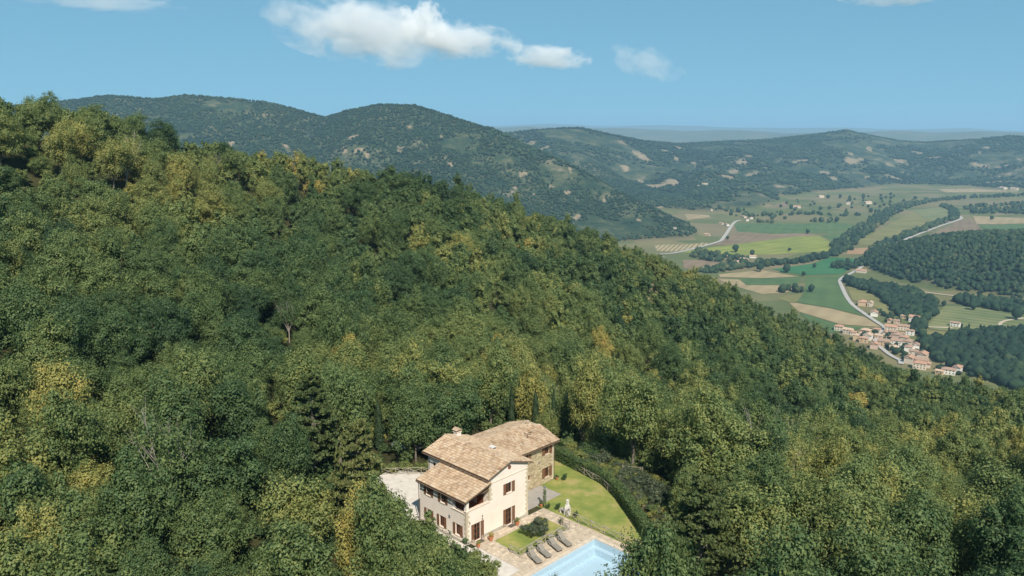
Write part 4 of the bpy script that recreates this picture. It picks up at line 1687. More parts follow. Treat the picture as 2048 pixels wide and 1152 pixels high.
# ---- sowing the hillside
def inside_poly(px, py, poly):
    c = np.zeros(px.shape, bool)
    n = len(poly)
    for i in range(n):
        (x0, y0), (x1, y1) = poly[i], poly[(i + 1) % n]
        if y0 == y1:
            continue
        c ^= ((y0 > py) != (y1 > py)) & (px < (x1 - x0) * (py - y0) / (y1 - y0) + x0)
    return c


GARDEN = [(-3.6, -8), (-2.0, -14), (2, -19.5), (12, -19.5), (15, -17), (21.5, -12), (28, -9.5), (29.5, -3), (28.5, 3), (26.5, 10), (22, 14), (14, 13.0), (10.4, 14.5), (9.6, 19.5), (6, 23), (3.6, 21.5), (-1, 17), (-2.6, 8)]
# what the open ground in front of the villa shows: sample points (column,row) and the height they lie at
VIEW_POLY = [(785, 966), (835, 955), (848, 898), (905, 848), (1045, 842), (1120, 878), (1215, 905), (1300, 950), (1340, 985), (1325, 1015), (1285, 1030), (1310, 1080), (1255, 1096), (1190, 1125), (1165, 1152), (1072, 1152), (1040, 1140), (985, 1118), (945, 1100), (860, 1062), (836, 1010), (795, 996)]
_gu, _gv = np.meshgrid(np.arange(750, 1330, 8.0), np.arange(840, 1152, 8.0))
_in = inside_poly(_gu.ravel(), _gv.ravel(), VIEW_POLY)
_su, _sv = _gu.ravel()[_in], _gv.ravel()[_in]
_sd = np.array([np.linalg.norm((on_level(u, v, 2.0) - np.array([0, 0, CAM_H]))[:2]) for u, v in zip(_su, _sv)])


def poisson(n_try, rmin_fn, xr, yr, accept, rg):
    """dart throwing on a grid hash"""
    cell = 2.5
    grid = {}
    out = []
    xs = rg.uniform(*xr, n_try)
    ys = rg.uniform(*yr, n_try)
    ok = accept(xs, ys)
    for x, y in zip(xs[ok], ys[ok]):
        rm = rmin_fn(x, y)
        gx, gy = int(x // cell), int(y // cell)
        k = int(rm // cell) + 1
        good = True
        for i in range(gx - k, gx + k + 1):
            for j in range(gy - k, gy + k + 1):
                for (px, py) in grid.get((i, j), ()):
                    if (px - x) ** 2 + (py - y) ** 2 < rm * rm:
                        good = False
                        break
                if not good:
                    break
            if not good:
                break
        if good:
            grid.setdefault((gx, gy), []).append((x, y))
            out.append((x, y))
    return np.array(out)


def hill_ok(x, y):
    r = np.hypot(x, y)
    az = np.arctan2(x, y)
    rs = np.interp(az, SKY_AZ, SKY_R)
    ok = (r < rs + 45) & (r > 34) & (np.abs(az) < math.radians(41)) & (y > 20)
    a, b = to_house(x, y)
    ok &= ~inside_poly(a, b, GARDEN)
    for cx, cy_, rr in BARE:
        ok &= np.hypot(x - cx, y - cy_) > rr * 0.85
    return ok


sow = np.random.default_rng(5)
pts = poisson(60000, lambda x, y: 4.5 + 0.5 * min(1.0, math.hypot(x, y) / 250), (-230, 330), (20, 470), hill_ok, sow)
TX, TY = pts[:, 0], pts[:, 1]
TZ = land(TX, TY)[0]
TN = len(TX)
TS = sow.uniform(0.58, 1.32, TN) * (0.92 + 0.22 * (fbm(TX, TY, 60, 2, 44) + 0.2))
TS = np.clip(TS * 1.04, 0.6, 1.28)
TSZ = np.clip(sow.uniform(0.88, 1.28, TN), 0.8, 1.36 / TS)
# trees that would stand between the camera and the villa's open ground stay low or are left out
keep = np.ones(TN, bool)
for i in range(TN):
    if TY[i] > 125:
        continue
    for _ in range(3):
        u, v, d = project(TX[i], TY[i], TZ[i] + 5.5 * TS[i] * TSZ[i])
        rad = FPX * 3.6 * TS[i] / d
        rady = FPX * (4.2 * TSZ[i] * 0.9 + 0.9) * TS[i] / d
        hit = ((_su - u) / rad) ** 2 + ((_sv - v) / rady) ** 2 < 0.9
        if hit.any() and _sd[hit].max() > math.hypot(TX[i], TY[i]) + 1.5:
            TS[i] *= 0.78
            keep[i] = False
        else:
            keep[i] = TS[i] > 0.40
            break
# room for the trees that are set by hand: (column, row, distance, crown radius)
for hu, hv, hd_, hr in ((1405, 1045, 70.0, 3.2), (625, 845, 92.0, 3.0), (715, 955, 77.0, 2.6), (700, 1010, 68.0, 2.0), (1672, 950, 104.0, 3.0), (690, 640, 135.0, 3.3), (1165, 800, 113.0, 2.6), (1065, 790, 118.0, 2.6), (1045, 820, 110.0, 3.0), (757, 842, 104.0, 1.4), (1352, 1166, 57.5, 2.6)):
    hx = bearing(hu, hv)[0] / bearing(hu, hv)[1] * hd_
    keep &= np.hypot(TX - hx, TY - hd_) > hr * 0.9 + 1.0
    u, v, d = project(TX, TY, TZ + 5.0 * TS)
    rp = FPX / hd_ * hr
    hide = (np.abs(u - hu) < rp * 0.75 + FPX * 2.0 * TS / d) & (np.abs(v - hv) < rp * 1.1 + FPX * 2.2 * TS / d) & (TY < hd_ + 1)
    keep &= ~hide
q = hw(11.8, 25.2)
keep &= np.hypot(TX - q.x, TY - q.y) > 3.6
TX, TY, TZ, TS, TSZ = TX[keep], TY[keep], TZ[keep], TS[keep], TSZ[keep]
TN = len(TX)
TU, TV, TD = project(TX, TY, TZ + 6.0 * TS)


def bump2(u, v, cu, cv, su, sv_):
    return np.exp(-((u - cu) / su) ** 2 - ((v - cv) / sv_) ** 2)


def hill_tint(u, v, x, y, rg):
    """leaf colour of a tree from where it grows: the yellowing belts and the dark green belts of the slope"""
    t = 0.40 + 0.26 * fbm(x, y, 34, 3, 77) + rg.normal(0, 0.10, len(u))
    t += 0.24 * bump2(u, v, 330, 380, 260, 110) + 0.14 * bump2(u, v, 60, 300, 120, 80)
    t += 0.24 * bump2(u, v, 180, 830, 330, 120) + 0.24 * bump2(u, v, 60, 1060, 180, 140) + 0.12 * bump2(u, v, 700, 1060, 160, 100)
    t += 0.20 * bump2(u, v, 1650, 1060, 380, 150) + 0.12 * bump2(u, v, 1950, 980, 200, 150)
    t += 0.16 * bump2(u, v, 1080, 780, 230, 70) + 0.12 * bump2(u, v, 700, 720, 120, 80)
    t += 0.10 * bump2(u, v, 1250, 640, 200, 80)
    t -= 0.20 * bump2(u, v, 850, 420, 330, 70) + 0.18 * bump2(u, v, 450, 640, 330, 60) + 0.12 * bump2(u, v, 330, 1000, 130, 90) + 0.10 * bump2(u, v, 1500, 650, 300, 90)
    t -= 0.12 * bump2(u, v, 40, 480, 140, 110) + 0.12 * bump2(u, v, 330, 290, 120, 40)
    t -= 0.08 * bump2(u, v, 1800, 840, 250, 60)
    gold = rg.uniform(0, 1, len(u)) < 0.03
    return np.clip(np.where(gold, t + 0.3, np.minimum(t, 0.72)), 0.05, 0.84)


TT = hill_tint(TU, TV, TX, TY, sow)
# kind: oak, ash or thin crown; yellower trees are lighter built
pk = sow.uniform(0, 1, TN)
TK = np.where(pk < 0.02, 2, np.where(pk < 0.30 + 0.55 * np.clip(TT - 0.3, 0, 0.6), 1, 0))
TV_ = sow.integers(0, 100, TN)

# which trees show largest: splat crowns front to back on a coarse frame
def visible_area(u, v, rx, ry, dist, w=512, h=288):
    own = -np.ones((h, w), np.int32)
    sc = w / 2048.0
    for i in np.argsort(-dist):
        cx, cy_, ax, ay = u[i] * sc, v[i] * sc, rx[i] * sc, ry[i] * sc
        xa, xb = max(0, int(cx - ax)), min(w, int(cx + ax) + 1)
        ya, yb = max(0, int(cy_ - ay)), min(h, int(cy_ + ay) + 1)
        if xa >= xb or ya >= yb:
            continue
        gy, gx = np.mgrid[ya:yb, xa:xb]
        m = ((gx - cx) / ax) ** 2 + ((gy - cy_) / ay) ** 2 < 1
        own[ya:yb, xa:xb][m] = i
    return np.bincount(own[own >= 0], minlength=len(u))


CU, CV, CD = project(TX, TY, TZ + 5.2 * TS)
AREA = visible_area(CU, CV, FPX * 3.4 * TS / CD, FPX * 3.3 * TS / CD, CD)
N_SINGLE = 270
order = np.argsort(-AREA)
single = np.zeros(TN, bool)
single[order[:N_SINGLE]] = True
single &= AREA > 0

def colour_word(t):
    return 'deep green' if t < 0.28 else 'mid green' if t < 0.42 else 'yellowish green' if t < 0.6 else 'yellow' if t < 0.78 else 'golden brown'


def place_word(u, v):
    """landmarks one can find, six bands across by up to five up the slope"""
    if u < 380:
        return ('at the wood\'s lower edge facing the porch' if v > 1010 else 'low on the porch-side outer slope' if v > 860 else 'midway up the porch-side outer slope' if v > 700 else 'high on the porch-side outer slope' if v > 500 else 'near the porch-side skyline')
    if u < 780:
        return ('just below the gravel drive' if v > 1010 else 'beside the gravel drive' if v > 880 else 'above the gravel drive' if v > 740 else 'high above the gravel drive' if v > 560 else 'far above the drive towards the skyline')
    if u < 1130:
        return ('before the villa corner' if v > 960 else 'close behind the villa roofs' if v > 780 else 'up the slope behind the villa' if v > 640 else 'far up the slope behind the villa')
    if u < 1470:
        return ('at the pool end of the garden' if v > 1040 else 'just beyond the curved hedge' if v > 880 else 'some way beyond the curved hedge' if v > 760 else 'far beyond the curved hedge')
    if u < 1760:
        return ('below the pool-side pine' if v > 1050 else 'level with the pool-side pine' if v > 920 else 'downhill past the hedge' if v > 800 else 'far downhill past the hedge')
    return ('at the wood\'s lower pool-side edge' if v > 1050 else 'on the pool-side outer slope' if v > 920 else 'on the outer slope towards the village' if v > 800 else 'on the spur above the village')


def size_word(s):
    return 'large' if s > 1.02 else 'medium' if s > 0.84 else 'small'


KW = ('dense round oak', 'light feathery ash', 'thin tree with pale bare twigs')
KIND_SETS = (OAKS, ASHES, THIN)
labels = {}
for i in np.nonzero(single)[0]:
    labels.setdefault('%s %s %s %s' % (size_word(TS[i]), colour_word(TT[i]), ('round-crowned tree', 'loose-crowned tree', 'thin pale-twigged tree')[TK[i]], place_word(CU[i], CV[i])), []).append(i)
NTH = ('first', 'second', 'third', 'fourth', 'fifth', 'sixth', 'seventh', 'eighth', 'ninth', 'tenth', 'eleventh', 'twelfth')
for base, idx_ in labels.items():
    idx_ = sorted(idx_, key=lambda i: CU[i])
    for k, i in enumerate(idx_):
        n = len(idx_)
        extra = '' if n == 1 else (', left one', ', right one')[k] if n == 2 else ', %s from left' % NTH[min(k, 11)]
        ks = KIND_SETS[TK[i]]
        place_tree('forest_tree', ks[TV_[i] % len(ks)], TX[i], TY[i], TZ[i], TS[i], TT[i], base + extra, 'trees of the wooded hillside', sz=float(TSZ[i]))


# ---- scattered masses: prototypes and sites live in one mesh, geometry nodes set the copies
def scatter(name, protos, P, rot, scl, tint, idx, label, kind='stuff'):
    """protos: list of (verts, faces(list of arrays), materials idx arrays) ; P sites"""
    mats, VV, FF, MI, PID = [], [], [], [], []
    off = 0
    for k, pr in enumerate(protos):
        for V, F, m in pr:
            if m not in mats:
                mats.append(m)
            VV.append(np.asarray(V, np.float32))
            FF.append((np.asarray(F) + off, mats.index(m)))
            PID.append(np.full(len(V), k, np.int32))
            off += len(V)
    n0 = off
    VV.append(np.asarray(P, np.float32))
    PID.append(np.full(len(P), -1, np.int32))
    V = np.vstack(VV)
    PID = np.concatenate(PID)
    me = bpy.data.meshes.new(name)
    me.vertices.add(len(V))
    me.vertices.foreach_set('co', V.ravel())
    loops = np.concatenate([f.ravel() for f, _ in FF]).astype(np.int32)
    sizes = np.concatenate([np.full(len(f), f.shape[1], np.int32) for f, _ in FF])
    mi = np.concatenate([np.full(len(f), m, np.int32) for f, m in FF])
    me.loops.add(len(loops))
    me.loops.foreach_set('vertex_index', loops)
    me.polygons.add(len(sizes))
    me.polygons.foreach_set('loop_start', np.concatenate([[0], np.cumsum(sizes)[:-1]]).astype(np.int32))
    for m in mats:
        me.materials.append(m)
    me.polygons.foreach_set('material_index', mi)
    me.update(calc_edges=True)

    def attr(nm, typ, data, field):
        a = me.attributes.new(nm, typ, 'POINT')
        a.data.foreach_set(field, np.ascontiguousarray(data).ravel())
    attr('pid', 'INT', PID, 'value')
    pad = np.zeros((n0, 3), np.float32)
    attr('rot', 'FLOAT_VECTOR', np.vstack([pad, np.asarray(rot, np.float32)]), 'vector')
    attr('scl', 'FLOAT_VECTOR', np.vstack([pad, np.asarray(scl, np.float32)]), 'vector')
    attr('tint', 'FLOAT', np.concatenate([np.zeros(n0), tint]).astype(np.float32), 'value')
    attr('which', 'INT', np.concatenate([np.full(n0, -5), idx]).astype(np.int32), 'value')
    o = link(name, me)
    tag(o, label, None, kind=kind)
    ng = bpy.data.node_groups.new(name, 'GeometryNodeTree')
    ng.interface.new_socket('Geometry', in_out='INPUT', socket_type='NodeSocketGeometry')
    ng.interface.new_socket('Geometry', in_out='OUTPUT', socket_type='NodeSocketGeometry')
    N, L = ng.nodes, ng.links
    gi, go = N.new('NodeGroupInput'), N.new('NodeGroupOutput')

    def named(nm, typ):
        q = N.new('GeometryNodeInputNamedAttribute')
        q.data_type = typ
        q.inputs['Name'].default_value = nm
        return q.outputs[0]

    def equal(sock, val):
        c = N.new('FunctionNodeCompare')
        c.data_type = 'INT'
        c.operation = 'EQUAL'
        L.new(sock, c.inputs[2])
        c.inputs[3].default_value = val
        return c.outputs[0]

    def separate(val):
        s = N.new('GeometryNodeSeparateGeometry')
        s.domain = 'POINT'
        L.new(gi.outputs[0], s.inputs['Geometry'])
        L.new(equal(named('pid', 'INT'), val), s.inputs['Selection'])
        return s.outputs[0]
    sites = separate(-1)
    join = N.new('GeometryNodeJoinGeometry')
    for k in range(len(protos)):
        ip = N.new('GeometryNodeInstanceOnPoints')
        L.new(sites, ip.inputs['Points'])
        L.new(equal(named('which', 'INT'), k), ip.inputs['Selection'])
        L.new(separate(k), ip.inputs['Instance'])
        L.new(named('rot', 'FLOAT_VECTOR'), ip.inputs['Rotation'])
        L.new(named('scl', 'FLOAT_VECTOR'), ip.inputs['Scale'])
        L.new(ip.outputs[0], join.inputs[0])
    L.new(join.outputs[0], go.inputs[0])
    md = o.modifiers.new('scatter', 'NODES')
    md.node_group = ng
    return o


def mesh_arrays(me):
    V = np.empty(len(me.vertices) * 3, np.float32)
    me.vertices.foreach_get('co', V)
    V = V.reshape(-1, 3)
    out = []
    ls = np.empty(len(me.polygons), np.int32)
    lt = np.empty(len(me.polygons), np.int32)
    me.polygons.foreach_get('loop_start', ls)
    me.polygons.foreach_get('loop_total', lt)
    lv = np.empty(len(me.loops), np.int32)
    me.loops.foreach_get('vertex_index', lv)
    sel = lt == 4
    F = lv[ls[sel][:, None] + np.arange(4)]
    return V, F


def tree_proto(kind):
    Vc, Fc = mesh_arrays(kind.crown)
    Vt, Ft = mesh_arrays(kind.trunk)
    return [(Vc, Fc, kind.crown.materials[0]), (Vt, Ft, kind.trunk.materials[0])]


def rots(n, rg):
    r = np.zeros((n, 3))
    r[:, 2] = rg.uniform(0, 6.28, n)
    return r


rest = ~single
near_rest = rest & (np.hypot(TX, TY) < 165)
far_rest = rest & ~near_rest
ii = np.nonzero(near_rest)[0]
which = np.where(TK[ii] == 0, TV_[ii] % 2, np.where(TK[ii] == 1, 2, 3))
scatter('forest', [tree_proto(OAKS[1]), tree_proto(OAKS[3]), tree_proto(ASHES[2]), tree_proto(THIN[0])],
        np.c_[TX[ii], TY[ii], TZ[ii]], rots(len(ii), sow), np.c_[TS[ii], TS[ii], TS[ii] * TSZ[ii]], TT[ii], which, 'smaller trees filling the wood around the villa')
MIDS = [broadleaf(700 + i, R=(3.5, 3.2, 2.6, 3.0)[i], H0=1.3, H1=(8.6, 9.2, 10.0, 8.0)[i], nleaf=4200, leaf=0.46, nlobe=15 + 2 * i, lobe_r=0.40) for i in range(4)]
MIDT = [broadleaf(720, R=3.0, H0=2.0, H1=9.0, nleaf=1500, leaf=0.42, nlobe=18, sparse=1.4, twigs=3, tmat=TWIG, reach=1.2, inner=0.03)]
ii = np.nonzero(far_rest)[0]
which = np.where(TK[ii] == 2, 4, TV_[ii] % 4)
scatter('hillside_forest', [tree_proto(k) for k in MIDS + MIDT], np.c_[TX[ii], TY[ii], TZ[ii]], rots(len(ii), sow),
        np.c_[TS[ii], TS[ii], TS[ii] * TSZ[ii]], TT[ii], which, 'dense mixed wood covering the slope up to the skyline')

# ---- undergrowth closing the gaps between the trunks
up_ = poisson(26000, lambda x, y: 2.6, (-110, 130), (28, 190), hill_ok, sow)
ux, uy = up_[:, 0], up_[:, 1]
uz = land(ux, uy)[0]
uu, uv, ud_ = project(ux, uy, uz + 1)
us_ = sow.uniform(0.9, 1.9, len(ux))
ku = np.ones(len(ux), bool)
for i in range(len(ux)):
    if uy[i] < 100:
        rad = FPX * 1.1 * us_[i] / ud_[i]
        hit = ((_su - uu[i]) / rad) ** 2 + ((_sv - uv[i]) / rad) ** 2 < 1
        if hit.any() and _sd[hit].max() > math.hypot(ux[i], uy[i]) + 1:
            ku[i] = False
ux, uy, uz, us_, uu, uv = ux[ku], uy[ku], uz[ku], us_[ku], uu[ku], uv[ku]
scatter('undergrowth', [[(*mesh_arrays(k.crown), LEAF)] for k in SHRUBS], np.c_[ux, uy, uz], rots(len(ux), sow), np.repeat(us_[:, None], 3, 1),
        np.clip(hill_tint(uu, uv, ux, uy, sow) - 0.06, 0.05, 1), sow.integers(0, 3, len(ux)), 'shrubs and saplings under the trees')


ba = sow.uniform(24.0, 30.5, 900)
bb = sow.uniform(-13, 9, 900)
lim = np.interp(bb, [-16.6, -11.5, -7.2, -4.6, -1, 4, 12], [13.6, 17.2, 20.3, 22.0, 23.7, 24.6, 25.4])
ba = lim + (ba - 24.0)
okb = fbm(ba, bb, 4.0, 2, 3) > -0.25
ba, bb = ba[okb][:420], bb[okb][:420]
bx = HO[0] + E1[0] * ba + E2[0] * bb
by = HO[1] + E1[1] * ba + E2[1] * bb
scatter('bank_scrub', [[(*mesh_arrays(SHRUBS[0].crown), LEAF)], [(*mesh_arrays(GREYSHRUB.crown), OLIVE)], [(*mesh_arrays(SHRUBS[1].crown), LEAF)]], np.c_[bx, by, land(bx, by)[0]], rots(len(bx), sow),
        np.repeat(sow.uniform(0.25, 0.75, len(bx))[:, None], 3, 1), sow.uniform(0.35, 0.75, len(bx)), sow.integers(0, 3, len(bx)), 'low scrub and tall grass on the bank beyond the hedge')

# ---- trees and shrubs set by hand around the garden
def at_house(a, b):
    q = hw(a, b)
    return q.x, q.y, float(land(np.array([q.x]), np.array([q.y]))[0][0])


def tree_at_image(u, v, y_dist, kind, s, hfrac=0.62):
    """a tree whose crown centre is seen at (u,v) and which stands y_dist away"""
    d = bearing(u, v)
    x = d[0] / d[1] * y_dist
    return x, y_dist, float(land(np.array([x]), np.array([y_dist]))[0][0])


def by_hand(name, kind, u, v, yd, s, tint, label, group=None, cat='tree', sz=1.0):
    x, y, z = tree_at_image(u, v, yd, kind, s)
    zc = CAM_H + bearing(u, v)[2] / bearing(u, v)[1] * yd      # crown centre height wanted
    zb = zc - kind.H * 0.58 * s * sz
    if zb > z:                            # rooted on the slope: a taller stem
        sz = min(1.7, (zc - z) / (kind.H * 0.58 * s))
        zb = z
    return place_tree(name, kind, x, y, zb, s, tint, label, group, cat, sz=sz)


by_hand('pine_tree', PINES[0], 1405, 1055, 69.0, 1.0, 0.38, 'tall bushy pine standing beside the pool end of the hedge', 'pines near the villa')
by_hand('pine_tree', PINES[1], 625, 845, 92.0, 1.12, 0.34, 'broad layered pine among oaks uphill of the gravel drive', 'pines near the villa')
by_hand('pine_tree', PINES[1], 715, 955, 77.0, 1.0, 0.58, 'dry brownish pine overhanging the edge of the gravel drive', 'pines near the villa')
by_hand('garden_tree', OAKS[0], 1338, 1152, 57.5, 0.94, 0.34, 'leafy tree hanging over the corner of the pool', 'trees bordering the garden')
by_hand('garden_tree', OAKS[2], 1228, 1174, 57.0, 0.56, 0.28, 'small leafy tree whose twigs overhang the pool water', 'trees bordering the garden')
by_hand('garden_tree', ASHES[0], 700, 1010, 68.0, 0.72, 0.80, 'bright yellow-leaved tree beside the gravel drive', 'trees bordering the garden')
by_hand('garden_tree', OAKS[1], 786, 1070, 66.0, 0.80, 0.44, 'round green tree hiding the near edge of the drive', 'trees bordering the garden')
by_hand('garden_tree', OAKS[4], 876, 1158, 60.0, 0.74, 0.50, 'round yellowish tree in front of the villa corner', 'trees bordering the garden')
by_hand('garden_tree', ASHES[3], 990, 1182, 57.0, 0.42, 0.60, 'small yellow-green tree below the end of the drive', 'trees bordering the garden')
by_hand('garden_tree', ASHES[1], 1165, 800, 113.0, 0.95, 0.66, 'yellow-leaved tree rising behind the cypresses by the wing', 'trees bordering the garden')
by_hand('garden_tree', ASHES[2], 1065, 790, 118.0, 0.85, 0.72, 'yellow feathery tree above the wing roof', 'trees bordering the garden')
x, y, z = at_house(15.0, 20.0)
place_tree('garden_tree', OAKS[5], x, y, z, 1.15, 0.30, 'broad green tree directly behind the wing roof', 'trees bordering the garden')
by_hand('garden_tree', OAKS[3], 880, 815, 112.0, 1.3, 0.24, 'big dark tree shading the parked vehicle behind the villa', 'trees bordering the garden')
by_hand('garden_tree', OAKS[0], 800, 800, 114.0, 1.1, 0.34, 'green tree beside the cypress above the shaded parking place', 'trees bordering the garden')
by_hand('garden_tree', OAKS[2], 690, 640, 135.0, 1.0, 0.36, 'vivid green round tree on the slope above the drive', 'trees bordering the garden')
by_hand('garden_tree', OAKS[2], 1672, 950, 104.0, 0.9, 0.66, 'dense yellow-green round tree alone above darker crowns past the hedge', 'trees bordering the garden')
for k, (u, v, yd, s, nm) in enumerate(((981, 812, 113, 0.85, 'slim cypress between yellow trees above the main roof'), (1023, 812, 113, 0.85, 'slim cypress above the gap between the two ridges'), (1071, 822, 108, 0.8, 'slim cypress rising behind the wing ridge'),
                                       (1107, 828, 105, 0.8, 'slim cypress nearest the wing end behind the roof'), (757, 842, 104, 0.95, 'dark cypress beside the shaded parking place'))):
    by_hand('cypress_tree', CYPS[k % 2], u, v, yd, s, 0.4, nm, 'cypresses behind the villa')

# olive bush on the small lawn
x, y, z = at_house(6.4, -3.75)
place_tree('olive_bush', shrub(620, 1.25, 2.3, 5200, 0.13, OLIVE), x, y, 0.05, 1.0, 0.35, 'round grey-green olive bush on the small lawn', None, 'bush', crown='foliage', trunk='stem')
# shrubs beyond the hedge, by the barbecue, at the patio
for k, (a, b, s, t, kd, nm) in enumerate((
        (24.8, -5.2, 1.35, 0.4, GREYSHRUB, 'grey-green shrub in the bare earth patch, nearest the railing'), (23.8, -7.4, 1.4, 0.3, GREYSHRUB, 'grey-green shrub in the bare earth patch, in its middle'), (22.2, -9.0, 1.25, 0.5, GREYSHRUB, 'grey-green shrub in the bare earth patch, nearest the pine'),
        (25.6, -2.2, 1.1, 0.5, GREYSHRUB, 'grey-green shrub between hedge and pole railing'), (26.6, 2.5, 1.4, 0.45, GREYSHRUB, 'tall grey-green shrub uphill of the pole railing'), (25.5, 5.5, 1.2, 0.6, SHRUBS[0], 'yellowish shrub behind the hedge near the wing'))):
    x, y, z = at_house(a, b)
    place_tree('shrub', kd, x, y, z, s, t, nm, 'shrubs beyond the hedge', 'shrub', crown='foliage', trunk='stem')
for a, b, s, nm in ((12.9, -4.2, 0.42, 'small shrub at the foot of the barbecue'), (13.0, -1.5, 0.45, 'small shrub beside the barbecue worktop'), (19.6, 3.2, 0.5, 'potted shrub on the grass at the wing corner'), (10.6, -4.0, 0.38, 'small shrub at the end of the lounger fence'), (12.3, -0.5, 0.36, 'low plant at the foot of the garden post')):
    x, y, z = at_house(a, b)
    place_tree('shrub', SHRUBS[2], x, y, 0.03, s, 0.25, nm, 'small garden shrubs', 'shrub', crown='foliage', trunk='stem')
for k, (a, b, sc, t) in enumerate(((-4.4, 7.6, 2.5, 0.45), (-4.6, 5.0, 2.5, 0.4), (-3.9, 3.2, 2.1, 0.5), (-4.4, 1.0, 2.2, 0.42), (-3.7, -0.8, 1.7, 0.5), (-4.2, -2.8, 1.9, 0.36), (-3.3, -4.4, 1.5, 0.55), (-4.4, -5.6, 1.9, 0.5), (-3.0, -6.8, 1.4, 0.6), (-3.6, 10.5, 2.4, 0.45), (-2.4, 14.0, 2.0, 0.5), (-0.4, 17.6, 1.7, 0.55), (1.6, 20.8, 1.6, 0.5))):
    x, y, z = at_house(a, b)
    place_tree('shrub', SHRUBS[k % 3], x, y, z, sc, t, 'leafy bush on the outer verge of the gravel drive, %s from the pool end' % ('ninth', 'eighth', 'seventh', 'sixth', 'fifth', 'fourth', 'third', 'second', 'first', 'tenth', 'eleventh', 'twelfth', 'thirteenth')[k], 'bushes along the gravel drive', 'shrub', crown='foliage', trunk='stem')
for k, (a, b) in enumerate(((4.2, 21.6), (5.4, 20.4), (6.6, 19.1), (7.7, 18.0), (8.8, 16.8), (3.6, 23))):
    x, y, z = at_house(a + 0.6, b + 0.5)
    place_tree('shrub', SHRUBS[k % 2], x, y, z, 0.95, 0.55, 'yellow-green shrub behind the gravel fence, %s along from the drive\'s outer end' % ('second', 'third', 'fourth', 'fifth', 'last', 'first')[k], 'shrubs behind the gravel fence', 'shrub', crown='foliage', trunk='stem')

# garden post with a climbing plant
gp = tag(empty('garden_post', hw(12.35, 0.0, 0.02), TH), 'slim post with climbing plant at the corner of the patio', 'post')
MB().tube([(0, 0, 0), (0, 0, 2.5)], [0.05, 0.04], 6).build('post', POLE, gp)
MB().box(-0.14, 0.14, -0.14, 0.14, 2.5, 2.62).build('lamp_head', METAL, gp)
rg = np.random.default_rng(9)
zz = rg.uniform(0, 2.3, 380)
aa = rg.uniform(0, 6.28, 380)
rr_ = 0.10 + 0.13 * rg.uniform(0, 1, 380)
Vv, Ff = leaf_arrays(np.c_[rr_ * np.cos(aa), rr_ * np.sin(aa), zz], np.c_[np.cos(aa), np.sin(aa), 0.5 + 0 * aa], 0.13, rg=rg)
cl = link('climbing_plant', leaf_mesh('climbing_plant', Vv, Ff, LEAF), gp)
cl['tint'] = 0.35

# flower pots
def pot(a, b, s, label, flower=0.9):
    r = tag(empty('flower_pot', hw(a, b, 0.042), 0, s), label, 'pot', 'terracotta pots of the villa')
    MB().lathe([(0.16, 0), (0.20, 0.04), (0.27, 0.40), (0.29, 0.41), (0.29, 0.47), (0.25, 0.47), (0.24, 0.42)], 14).build('pot', TERRA, r)
    rg = np.random.default_rng(int(a * 100) % 97)
    V, F, _ = crown_arrays(rg, 0.34, 0.42, 0.95, 320, 0.10, 7, 0.5, 1.0, -0.2)
    c = link('plant', leaf_mesh('plant', V, F, LEAF), r)
    c['tint'] = flower


pot(2.52, -1.12, 1.0, 'terracotta pot with orange plant by the small lawn corner', 0.95)
pot(0.62, -1.15, 0.8, 'terracotta pot at the villa corner beside the drive', 0.7)
pot(6.95, -0.80, 0.9, 'terracotta pot next to the doormat facing the olive bush', 0.55)
pot(12.15, 0.35, 0.8, 'terracotta pot standing by the garden post', 0.4)
pot(19.0, 3.9, 0.7, 'terracotta pot at the corner of the stone wing', 0.4)

